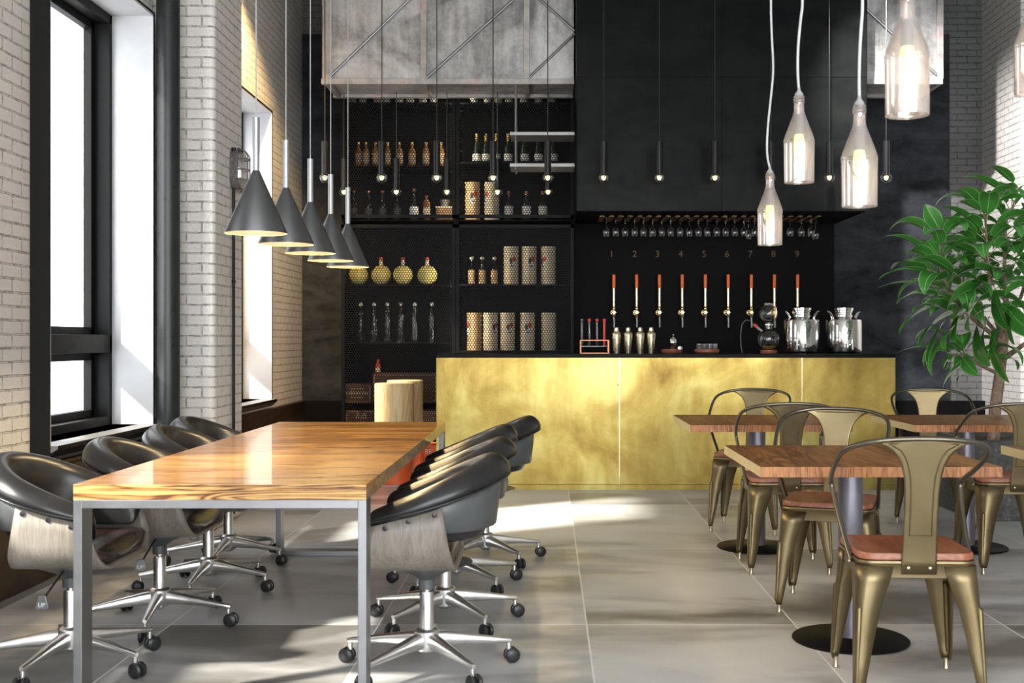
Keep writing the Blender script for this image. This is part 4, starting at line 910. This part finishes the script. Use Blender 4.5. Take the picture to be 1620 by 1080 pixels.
for (x, y, st, dr), n_ in zip(((-0.448, 4.32, 18, 0), (-0.445, 5.05, 18, 0), (-0.46, 5.80, 24, 0), (-0.35, 6.47, 20, 0)), nm):
    place_tub(x, y, R(90+dr), st, 'leather tub chair on the aisle side of the long table, %s' % n_)
for o in bpy.data.objects:
    if '_star' in o.keys(): del o['_star']

# ================================================================== square cafe tables
def make_cafe():
    t = thing('pedestal_table', '', 'table'); hw = 0.445
    tp = MB().box(-hw, hw, -hw, hw, 0.712, 0.75).build('tabletop', ['pine_table', 'pine_edge', 'pine_sunlit_side'], t, smooth=False)
    for p in tp.data.polygons: p.material_index = 1 if abs(p.normal.y) > 0.5 else (2 if abs(p.normal.x) > 0.5 else 0)
    MB().lathe([(0.049, 0.008), (0.049, 0.70)], 36).build('post', 'pole_violet', t)
    MB().box(-0.16, 0.16, -0.16, 0.16, 0.70, 0.712).build('mounting_plate', 'black_metal', t, smooth=False)
    MB().lathe([(0.230, 0), (0.233, 0.003), (0.233, 0.008), (0.228, 0.012), (0.06, 0.014), (0.055, 0.018), (0, 0.018)], 64).build('base_plate', 'black_metal', t)
    return t
cf = make_cafe(); CXa = 1.227; CXb = 2.455
for i, (x, y, lb) in enumerate(((CXa, 4.745, 'square pine pedestal table nearest the camera, with a bronze chair before it'), (CXa, 6.865, 'square pine pedestal table in front of the brass bar, left one of the back pair'),
                   (CXb, 6.865, 'square pine pedestal table beside the potted rubber plant'), (CXb, 4.745, 'square pine pedestal table cut off by the right edge of the photo'))):
    o = cf if i == 0 else copy_tree(cf); o.location = (x, y, 0); tag(o, lb, None, 'square pine pedestal tables')

# ================================================================== bronze metal armchairs (forward = +y)
def rrect(hx, hy, r, n=5):
    pts = []
    for cx, cy, a0 in ((hx-r, hy-r, 0), (-hx+r, hy-r, PI/2), (-hx+r, -hy+r, PI), (hx-r, -hy+r, 1.5*PI)):
        for i in range(n+1): a = a0+PI/2*i/n; pts.append((cx+r*math.cos(a), cy+r*math.sin(a)))
    return pts
def make_bronze():
    t = thing('metal_armchair', '', 'chair')
    b = MB(); rows = []
    for z, s in ((0.470, 0.97), (0.474, 1.0), (0.490, 1.0), (0.496, 0.985), (0.4965, 0.90)):
        rows.append([(x*s, y*s, z-(0.004 if s < 0.95 else 0)) for x, y in rrect(0.196, 0.19, 0.055)])
    b.grid(rows, closed_u=True, cap0=True, cap1=True); b.build('seat', 'seat_wood', t)
    b = MB(); rows = []
    for z, s in ((0.4695, 0.93), (0.4695, 1.0), (0.462, 1.01), (0.458, 1.0), (0.414, 1.0), (0.412, 0.99), (0.414, 0.97), (0.455, 0.97)):
        rows.append([(x*s, y*s, z) for x, y in rrect(0.198, 0.192, 0.05)])
    b.grid(rows, closed_u=True); b.build('seat_frame', 'chair_bronze', t)
    # legs: folded sheet, wide at the top, tapering down
    for sx in (-1, 1):
        for sy in (-1, 1):
            rows = []
            for z, wd, rad in ((0.452, 0.115, 0.042), (0.40, 0.104, 0.040), (0.36, 0.090, 0.034), (0.31, 0.076, 0.026), (0.22, 0.060, 0.020), (0.12, 0.044, 0.016), (0.055, 0.034, 0.013), (0.035, 0.024, 0.010)):
                f = (0.455-z)/0.42
                X0 = 0.1995+0.020*f; Y0 = 0.1935+0.030*f
                if z < 0.05: X0 -= 0.006; Y0 -= 0.006
                out = [(X0-wd, Y0)]; 
                for k_ in range(7):
                    a = PI/2-PI/2*k_/6; out.append((X0-rad+rad*math.cos(a), Y0-rad+rad*math.sin(a)))
                out.append((X0, Y0-wd))
                rows.append([(sx*x, sy*y, z) for x, y in out])
            b = MB(); b.grid(rows)
            l = b.build('leg', 'chair_bronze', t, solid=0.004, autosmooth=50)
            # pressed stiffening rib
            b = MB(); f0 = (0.455-0.31)/0.42; f1 = (0.455-0.06)/0.42
            pts = []
            for f, off in ((f0-0.03, 0.018), (f0, 0.0), (0.6, 0.0), (f1, 0.0)):
                X0 = 0.1995+0.020*f; Y0 = 0.1935+0.030*f; pts.append((sx*(X0-0.006-off*0.5), sy*(Y0-0.006-off*0.5), 0.455-0.42*f))
            b.tube(pts, [0.006, 0.011, 0.010, 0.007], 10); b.build('rib', 'chair_bronze', l)
            b = MB(); b.lathe([(0.010, 0), (0.012, 0.003), (0.009, 0.014), (0.009, 0.04)], 14, (sx*0.202, sy*0.206, 0)); b.build('foot_cap', 'rivet', l)
    # tubular hoop forming back and arms
    half = [(0, -0.262, 0.889), (0.06, -0.261, 0.888), (0.12, -0.255, 0.884), (0.175, -0.238, 0.875), (0.220, -0.205, 0.860), (0.246, -0.155, 0.838), (0.253, -0.09, 0.805), (0.249, 0.0, 0.762), (0.241, 0.08, 0.727), (0.236, 0.115, 0.710), (0.232, 0.128, 0.692), (0.229, 0.120, 0.670), (0.222, 0.075, 0.61), (0.214, 0.01, 0.54), (0.207, -0.06, 0.475), (0.203, -0.085, 0.452)]
    pts = [(-x, y, z) for x, y, z in reversed(half[1:])] + half
    def smooth_path(P, it=2):
        for _ in range(it):
            Q = [P[0]]
            for a, c_ in zip(P[:-1], P[1:]):
                Q.append(tuple(a[i]*0.75+c_[i]*0.25 for i in range(3))); Q.append(tuple(a[i]*0.25+c_[i]*0.75 for i in range(3)))
            Q.append(P[-1]); P = Q
        return P
    hp = MB().tube(smooth_path(pts), 0.0088, 12).build('hoop', 'chair_tube', t)
    for sx in (-1, 1):
        b = MB(); b.lathe([(0.007, 0), (0.007, 0.006), (0.003, 0.008), (0, 0.008)], 10); b.xf(Matrix.Translation((sx*0.208, -0.085, 0.450)) @ Matrix.Rotation(sx*PI/2, 4, 'Y')); b.build('rivet', 'rivet', hp)
    # back plate flaring into the hoop
    def yb(z): return -0.196-(z-0.47)*0.158 if z > 0.47 else -0.196
    def yh(x):   # hoop plan at given |x|
        a = abs(x)
        for (x0, y0, z0), (x1, y1, z1) in zip(half[:8], half[1:9]):
            if a <= x1: f = (a-x0)/(x1-x0); return y0+(y1-y0)*f, z0+(z1-z0)*f
        return half[7][1], half[7][2]
    prof = [(0.426, 0.058), (0.47, 0.0585), (0.56, 0.056), (0.65, 0.0555), (0.71, 0.057), (0.76, 0.062), (0.80, 0.072), (0.83, 0.088), (0.85, 0.108), (0.866, 0.135), (0.878, 0.165), (0.887, 0.185)]
    rows = []
    for i, (z, hw) in enumerate(prof):
        row = []
        for j in range(17):
            x = hw*(j/8-1); y = yb(z)
            hy, hzz = yh(x); bl = max(0, (z-0.74)/(0.887-0.74))**1.6
            yy = y+(hy-(-0.262))*bl; zz = min(z, hzz)
            row.append((x, yy, zz))
        rows.append(row)
    b = MB(); b.grid(rows); sp = b.build('back_plate', 'chair_bronze', t, solid=0.0035, autosmooth=60)
    for side in (1,):
        loop = []
        for z, hw in prof[2:11]: loop.append((hw*0.66 if z < 0.8 else hw*0.70, z))
        L = [(x, z) for x, z in loop]
        out = []
        for x, z in L: out.append((x, z))
        out = [(x, z-0.006*(i > 6)) for i, (x, z) in enumerate(out)]
        full = out + [(-x, z) for x, z in reversed(out)]
        P3 = []
        for x, z in full:
            hy, hzz = yh(x); bl = max(0, (z-0.74)/(0.887-0.74))**1.6
            P3.append((x, yb(z)+(hy+0.262)*bl-0.002, min(z, hzz-0.012)))
        MB().tube(P3, 0.0028, 6, closed=True).build('pressed_outline', 'chair_bronze', sp)
    for x in (-0.036, 0.036):
        b = MB(); b.lathe([(0.0055, 0), (0.005, 0.003), (0, 0.004)], 12); b.xf(Matrix.Translation((x, -0.198, 0.448)) @ Matrix.Rotation(PI/2, 4, 'X')); b.build('rivet', 'rivet', sp)
    return t
br = make_bronze()
for i, (x, y, a, lb) in enumerate(((1.262, 4.14, -3, 'bronze metal armchair nearest the camera, its back to us'),
        (1.262, 6.285, -1, 'bronze metal armchair with its back to us at the left back table'),
        (2.47, 6.285, -1, 'bronze metal armchair cut by the right edge of the photo, back to us'),
        (1.295, 5.36, 160, 'bronze metal armchair facing us between the two left square tables'),
        (1.297, 7.567, 160, 'bronze metal armchair facing us right in front of the brass bar'),
        (2.50, 7.567, 172, 'bronze metal armchair facing us in front of the potted rubber plant'))):
    o = br if i == 0 else copy_tree(br); o.location = (x, y, 0); o.rotation_euler.z = R(a); tag(o, lb, None, 'bronze metal armchairs')

# ================================================================== log stools and red crate behind the long table
for i, (px0, px1, D, top) in enumerate(((593, 655, 9.98, 607), (612.5, 669, 10.62, 602))):
    r = (X(px1, D)-X(px0, D))/2; cx = (X(px1, D)+X(px0, D))/2; zt = Z(top, D-r)
    t = thing('log_stool', ['round pale wood stool with orange base, in front of the other', 'round pale wood stool with orange base, behind the other'][i], 'stool', (cx, D, 0), 0, 'round pale wood and orange stools')
    MB().lathe([(r-0.004, 0.46), (r, 0.464), (r, zt-0.006), (r-0.006, zt), (0, zt)], 56).build('wooden_top', 'log_wood', t)
    MB().lathe([(r-0.006, 0), (r-0.002, 0.004), (r-0.002, 0.458), (r-0.006, 0.46)], 56).build('orange_base', 'orange_paint', t)
t = thing('plastic_crate', 'red-orange plastic crate with white lettering behind the long table', 'crate', (-0.99, 10.96, 0)); 
b = MB(); b.box(-0.19, 0.19, -0.13, 0.13, 0.0, 0.125); b.box(-0.20, 0.20, -0.14, 0.14, 0.125, 0.25)
b.build('crate_body', 'orange_plastic', t, smooth=False, bevel=0.004)
text_part('lettering', 'BE', 0.06, 'white_label', t, (-0.118, -0.1415, 0.187), (PI/2, 0, 0), 0.001)

# ================================================================== cone pendants over the long table
def make_cone():
    t = thing('cone_pendant', '', 'pendant lamp')     # origin at the rim
    n = 48
    MB().lathe([(0.111, 0), (0.1115, 0.003), (0.013, 0.228), (0.0125, 0.226), (0.109, 0.001)], n, cap0=False, cap1=False).build('shade', 'cone_shade', t, autosmooth=80)
    MB().lathe([(0.1085, 0.0015), (0.1100, 0.0002), (0.1085, 0.003), (0.014, 0.222)], n, cap0=False, cap1=False).build('shade_lining', 'cone_gold', t, autosmooth=80)
    MB().lathe([(0.0128, 0.222), (0.0128, 0.421), (0.004, 0.422)], 20).build('stem', 'tube_grey', t)
    MB().tube([(0, 0, 0.42), (0, 0, CEIL-1.604)], 0.0025, 8).build('cord', 'cord_grey', t)
    MB().lathe([(0.0, 0.07), (0.016, 0.075), (0.024, 0.095), (0.02, 0.12), (0.012, 0.14), (0.012, 0.17)], 20).build('bulb', 'filament', t)
    return t
def glow(t, e, col, z, r):
    ld = bpy.data.lights.new('bulb_light', 'POINT'); ld.energy = e; ld.color = col; ld.shadow_soft_size = r
    lo = bpy.data.objects.new('bulb_light', ld); COL.objects.link(lo); lo.parent = t; lo.location = (0, 0, z)
cn = make_cone(); glow(cn, 22, (1, 0.74, 0.38), 0.055, 0.02)
for i, D in enumerate((4.25, 4.735, 5.22, 5.71, 6.20)):
    o = cn if i == 0 else copy_tree(cn); o.location = (-1.061, D, 1.604)
    tag(o, ['charcoal cone pendant nearest the camera, largest of the five', 'charcoal cone pendant, second nearest over the long table', 'charcoal cone pendant in the middle of the row of five', 'charcoal cone pendant, second from the far end of the row', 'charcoal cone pendant farthest away, lowest in the picture'][i], None, 'cone pendants over the long table')

# ================================================================== bulb pendants over the bar (bottom of the bulb at the origin)
def make_bulb():
    t = thing('bulb_pendant', '', 'pendant lamp')
    MB().lathe([(0.026, 0.062), (0.029, 0.065), (0.029, 0.352), (0.024, 0.356), (0, 0.357)], 24).build('lamp_holder', 'lamp_black', t)
    MB().tube([(0, 0, 0.355), (0, 0, CEIL-2.545)], 0.004, 8).build('cord', 'rubber', t)
    MB().lathe([(0.0, 0.0)]+[(0.047*math.sin(a), 0.047-0.047*math.cos(a)) for a in [PI*i/14 for i in range(1, 12)]]+[(0.018, 0.092)], 24).build('bulb', 'glass', t)
    f = MB()
    for i in range(4):
        a = PI/2*i; c_, s_ = math.cos(a), math.sin(a)
        f.tube([(0.006*c_, 0.006*s_, 0.08), (0.018*c_, 0.018*s_, 0.05), (0.010*c_, 0.010*s_, 0.028)], 0.0022, 5)
    f.lathe([(0.0, 0.022), (0.008, 0.03), (0.008, 0.045), (0.0, 0.052)], 10)
    f.build('filament', 'filament', t)
    return t
bb = make_bulb(); glow(bb, 1.6, (1, 0.76, 0.42), 0.04, 0.01); first = True
def put_bulb(px, D, lb, cut=None):
    global first
    o = bb if first else copy_tree(bb); first = False
    o.location = (X(px, D), D, 2.545); tag(o, lb, None, 'bulb pendants over the bar')
    if cut:
        for c in list(o.children):
            if c.name.startswith('cord'): c.scale.z = (cut-2.545)/(CEIL-2.545)
fr = [514, 604, 691, 780, 866.5, 955, 1043, 1131, 1219.5, 1312, 1402]
for i, px in enumerate(fr): put_bulb(px, 9.9, 'black bulb pendant, %s of the front row above the bar' % ordn(i, 11))
for i, px in enumerate((544, 627, 707, 787, 867)): put_bulb(px, 10.85, 'black bulb pendant, %s of the back row under the gantry' % ordn(i, 5), cut=3.517)

# ================================================================== bottle pendants
def make_bottle_lamp():
    t = thing('bottle_pendant', '', 'pendant lamp')     # origin: bottom
    prof = [(0.047, 0.004), (0.0525, 0.0), (0.0525, 0.135), (0.054, 0.139), (0.0525, 0.143), (0.054, 0.148), (0.0525, 0.152), (0.048, 0.168), (0.034, 0.205), (0.022, 0.236), (0.0165, 0.255), (0.0155, 0.285), (0.019, 0.289), (0.0155, 0.293), (0.019, 0.297), (0.016, 0.303), (0.018, 0.308), (0.014, 0.31)]
    MB().lathe(prof, 40, cap0=False, cap1=False).build('bottle_shade', 'bottle_glass', t, solid=0.004, autosmooth=35)
    MB().lathe([(0.0, 0.095), (0.014, 0.10), (0.019, 0.115), (0.019, 0.155), (0.014, 0.175)], 20).build('bulb', 'led_core', t)
    MB().lathe([(0.015, 0.172), (0.016, 0.178), (0.016, 0.235), (0.010, 0.24)], 18).build('socket', 'cord_grey', t)
    MB().lathe([(0.0165, 0.309), (0.015, 0.318), (0.006, 0.33), (0.005, 0.34)], 18).build('stopper', 'cord_grey', t)
    return t
bl = make_bottle_lamp(); glow(bl, 0.25, (1, 0.84, 0.62), 0.085, 0.02)
bls = [bl] + [copy_tree(bl) for _ in range(4)]
bt = [(1218, 5.11, 387, [(1218, 275), (1213, 245), (1214, 205), (1220, 150), (1224, 110), (1221, 60), (1219, 0)], 'small looking glass bottle pendant farthest away, lowest of the five'),
      (1264, 4.22, 288, [(1264, 158), (1262, 120), (1262, 80), (1266, 35), (1271, 0)], 'glass bottle pendant second from the left, on a curved grey cord'),
      (1359.5, 3.60, 326, [(1359.5, 175), (1359, 120), (1361, 60), (1366, 0)], 'large glass bottle pendant third from the left, on a straight grey cord'),
      (1435, 2.94, 182, [(1435, -30), (1437, -70)], 'largest glass bottle pendant, its neck cut by the top edge'),
      (1634, 3.55, 149, [(1634, -10), (1635, -50)], 'glass bottle pendant barely showing at the right edge of the photo')]
for i, (px, D, pyb, cord, lb) in enumerate(bt):
    o = bls[i]; zb = Z(pyb, D); x0 = X(px, D); o.location = (x0, D, zb); tag(o, lb, None, 'glass bottle pendants')
    pts = [(X(a, D)-x0, 0, Z(b_, D)-zb) for a, b_ in cord]; pts[0] = (0, 0, 0.333)
    lx, ly, lz = pts[-1]; pts += [(lx-0.004*(i-2), 0, lz+(CEIL-zb-lz)*0.5), (lx, 0, CEIL-zb)]
    for _ in range(2):
        q = [pts[0]]
        for a, c_ in zip(pts[:-1], pts[1:]): q += [tuple(a[j]*0.75+c_[j]*0.25 for j in range(3)), tuple(a[j]*0.25+c_[j]*0.75 for j in range(3))]
        pts = q+[pts[-1]]
    MB().tube(pts, 0.0048, 8).build('cord', 'cord_white', o)

# ================================================================== rubber plant in a stone planter
PD = 8.25
pl = thing('stone_planter', 'square dark speckled stone planter holding the rubber plant', 'planter', (3.26, 8.25, 0))
b = MB(); rows = []
for hw, z in ((0.385, 0), (0.39, 0.004), (0.40, 0.535), (0.397, 0.54), (0.345, 0.54), (0.34, 0.50)): rows.append([(hw, hw, z), (-hw, hw, z), (-hw, -hw, z), (hw, -hw, z)])
b.grid(rows, closed_u=True, cap0=True, cap1=True); b.build('planter_box', 'planter_stone', pl, smooth=False)
MB().box(-0.338, 0.338, -0.338, 0.338, 0.495, 0.505).build('soil', 'soil', pl, smooth=False)
pt = thing('rubber_plant', 'tall rubber plant with large glossy green leaves in a stone planter', 'plant', (3.14, 8.2, 0.506))
bx_, by_, bz_ = 3.14, 8.2, 0.506
def W(px, py, D=PD): return Vector((X(px, D)-bx_, D-by_, Z(py, D)-bz_))
branches = [   # (points (px,py,D), radii)
    ([(1571, 702, 8.2), (1574, 650, 8.2), (1582, 590, 8.2), (1588, 540, 8.22), (1592, 500, 8.25)], [0.048, 0.044, 0.040, 0.034, 0.026]),
    ([(1586, 545, 8.22), (1565, 525, 8.15), (1540, 505, 8.05), (1520, 485, 8.0), (1500, 455, 7.95), (1488, 425, 7.92), (1486, 398, 7.92), (1490, 372, 7.9)], [0.022, 0.02, 0.018, 0.015, 0.012, 0.010, 0.008, 0.006]),
    ([(1588, 540, 8.22), (1574, 500, 8.1), (1566, 450, 8.05), (1562, 400, 8.02), (1559, 350, 8.0), (1555, 330, 8.0)], [0.022, 0.018, 0.015, 0.012, 0.009, 0.006]),
    ([(1592, 500, 8.25), (1590, 450, 8.35), (1589, 400, 8.4), (1592, 350, 8.42), (1604, 322, 8.4)], [0.024, 0.019, 0.015, 0.011, 0.007]),
    ([(1590, 565, 8.22), (1610, 552, 8.1), (1640, 530, 8.0), (1665, 480, 7.95), (1670, 420, 7.95)], [0.022, 0.02, 0.016, 0.012, 0.008]),
    ([(1578, 590, 8.2), (1555, 580, 8.1), (1530, 568, 8.0), (1515, 562, 7.95)], [0.015, 0.012, 0.009, 0.006]),
    ([(1592, 510, 8.25), (1615, 470, 8.4), (1630, 420, 8.5), (1640, 360, 8.55)], [0.02, 0.016, 0.012, 0.008]),
    ([(1588, 540, 8.22), (1550, 495, 8.35), (1528, 460, 8.5), (1520, 420, 8.55), (1528, 390, 8.58)], [0.018, 0.014, 0.011, 0.008, 0.006])]
b = MB()
for pts, rr in branches: b.tube([W(*p) for p in pts], [r_*(0.8 if i_ else 1) for i_, r_ in enumerate(rr)] if rr[0] < 0.04 else [r_*0.92 for r_ in rr], 10)
b.build('trunk', 'bark', pt, autosmooth=80)
lf = MB(); lf.uv = []
tw_ = MB()
rl = random.Random(11)
def leaf(p, direc, L, wdt, droop, roll=0.0, fold=0.22):
    """p: where the blade starts; direc: initial direction; bends down by droop (rad) over its length"""
    d = direc.normalized(); up = Vector((0, 0, 1)); side = d.cross(up)
    side = side.normalized() if side.length > 0.05 else Vector((1, 0, 0)); 
    side = Matrix.Rotation(roll, 3, d) @ side
    n = 12; rows = []; pos = p.copy(); b0 = len(lf.v)
    for i in range(n+1):
        s = i/n
        wv = wdt*(math.sin(PI*min(1, s*0.97+0.03)**0.85))**0.75 * (1.0 if s < 0.93 else 0.55) if 0 < i < n else 0.002
        nrm = side.cross(d).normalized()
        row = []
        for j in range(7):
            q = j/3-1
            row.append(pos+side*(q*wv)+nrm*(abs(q)**1.4*wv*fold)); lf.uv.append((0.5+0.5*q, s))
        rows.append(row)
        rot = Matrix.Rotation(-droop/n*(0.5+s), 3, side); d = (rot @ d).normalized(); pos = pos+d*(L/n)
    uvk = lf.uv; lf.grid(rows)
def attach(p, q, L, wdt, droop, roll=0.0):
    """leaf on a stalk from p towards q"""
    d = (q-p).normalized(); st = min(0.09, L*0.25)
    e = p+d*st+Vector((0, 0, 0.015)); tw_.tube([p, p+d*st*0.5+Vector((0, 0, 0.01)), e], 0.0032, 5)
    leaf(e, (e-p)+Vector((0, 0, 0.0)), L, wdt, droop, roll)
# leaves traced where they can be told apart: base (px,py,D) -> tip (px,py,D), half width, droop, roll
TR = [((1492,372,7.9),(1470,342,7.85),.055,-.2,.9), ((1480,405,7.9),(1414,402,7.8),.04,.8,.15), ((1478,430,7.9),(1436,440,7.8),.045,.5,.3), ((1490,440,7.92),(1412,470,7.75),.05,.8,.2),
      ((1490,455,7.95),(1414,478,7.8),.035,.5,.15), ((1500,470,7.95),(1436,505,7.8),.055,.8,.35), ((1505,480,7.98),(1440,545,7.8),.055,.7,.45), ((1520,490,8.0),(1466,560,7.8),.07,.6,.6),
      ((1556,450,8.0),(1498,520,7.65),.085,.4,1.0), ((1565,500,8.0),(1550,575,7.65),.085,.3,1.35), ((1572,450,7.95),(1578,520,7.7),.07,.3,1.3), ((1600,470,7.9),(1595,540,7.7),.065,.3,1.4),
      ((1552,420,8.0),(1535,455,7.7),.08,.3,1.1), ((1515,563,7.95),(1440,585,7.8),.035,.7,.2), ((1512,563,7.95),(1495,600,7.75),.05,.5,1.2), ((1520,560,7.95),(1530,600,7.8),.05,.5,1.1), ((1530,570,8.0),(1502,614,7.9),.05,.4,.9), ((1545,575,8.05),(1520,612,7.9),.045,.4,.9),
      ((1555,335,8.0),(1520,322,7.9),.055,.9,.35), ((1559,340,8.0),(1523,342,7.9),.045,.8,.2), ((1562,330,8.0),(1600,335,7.8),.06,.6,.5), ((1604,325,8.3),(1592,308,8.2),.055,.8,.4), ((1606,320,8.3),(1536,308,8.2),.045,.9,.15), ((1612,300,8.3),(1576,284,8.2),.045,.6,.1),
      ((1556,365,8.0),(1502,352,7.9),.04,.7,.1), ((1558,380,8.0),(1505,370,7.9),.045,.7,.2), ((1556,395,8.0),(1500,402,7.9),.04,.7,.2), ((1560,410,8.0),(1494,420,7.85),.045,.8,.3), ((1585,420,8.0),(1640,425,7.8),.05,.8,.4), ((1590,380,8.1),(1645,390,7.9),.05,.7,.3),
      ((1490,430,7.92),(1540,425,7.9),.04,.8,.2),
      ((1545,505,7.95),(1545,590,7.6),.085,.35,1.4), ((1535,500,7.9),(1490,575,7.6),.07,.6,.9), ((1530,510,7.9),(1478,598,7.65),.05,.7,.5), ((1520,495,7.9),(1450,530,7.6),.055,.8,.4), ((1540,480,7.9),(1505,560,7.55),.085,.4,1.1), ((1585,480,7.9),(1612,545,7.6),.07,.4,1.3),
      ((1520,440,7.9),(1450,450,7.6),.05,.8,.3), ((1550,470,7.9),(1525,545,7.5),.075,.3,1.3), ((1565,520,7.95),(1575,600,7.7),.06,.3,1.4), ((1500,500,7.9),(1470,590,7.7),.06,.6,.8), ((1495,400,7.92),(1520,395,7.8),.05,.6,.6), ((1488,410,7.92),(1466,398,7.9),.045,.5,.8)]
for (a, c_, wv, dr, ro) in TR:
    p = W(*a); q = W(*c_); L = (q-p).length*1.16
    mid_lift = Vector((0, 0, L*dr*0.42)); attach(p, q+mid_lift, L*0.95, wv*1.05, dr, ro)
for bi, (pts, rr) in enumerate(branches):
    if bi == 0: continue
    P = [W(*p) for p in pts]; ang = rl.uniform(0, 6)
    tot = sum((b_-a).length for a, b_ in zip(P[:-1], P[1:]))
    s = tot*(0.36 if bi != 5 else 0.25)
    while s < tot:
        q = s; 
        for a, b_ in zip(P[:-1], P[1:]):
            l_ = (b_-a).length
            if q <= l_: base = a+(b_-a)*(q/l_); break
            q -= l_
        ang += 2.4; f = s/tot
        el = 0.25+0.8*f**2*rl.uniform(0.6, 1.1)
        dd = Vector((math.cos(ang)*math.cos(el), math.sin(ang)*math.cos(el), math.sin(el)))
        L = rl.uniform(0.27, 0.40)*(1.05-0.22*f)
        attach(base, base+dd, L, L*rl.uniform(0.19, 0.24), rl.uniform(1.3, 2.5), rl.uniform(-0.5, 0.5))
        s += 0.030
nb = len(lf.v); lf.v += tw_.v; lf.uv += [(0.5, 0.0)]*len(tw_.v); lf.quad_faces([tuple(i+nb for i in f_) for f_ in tw_.f], 1)
lo_ = lf.build('foliage', ['leaf', 'twig'], pt, fix=False, solid=0)
for p in lo_.data.polygons: p.use_smooth = True
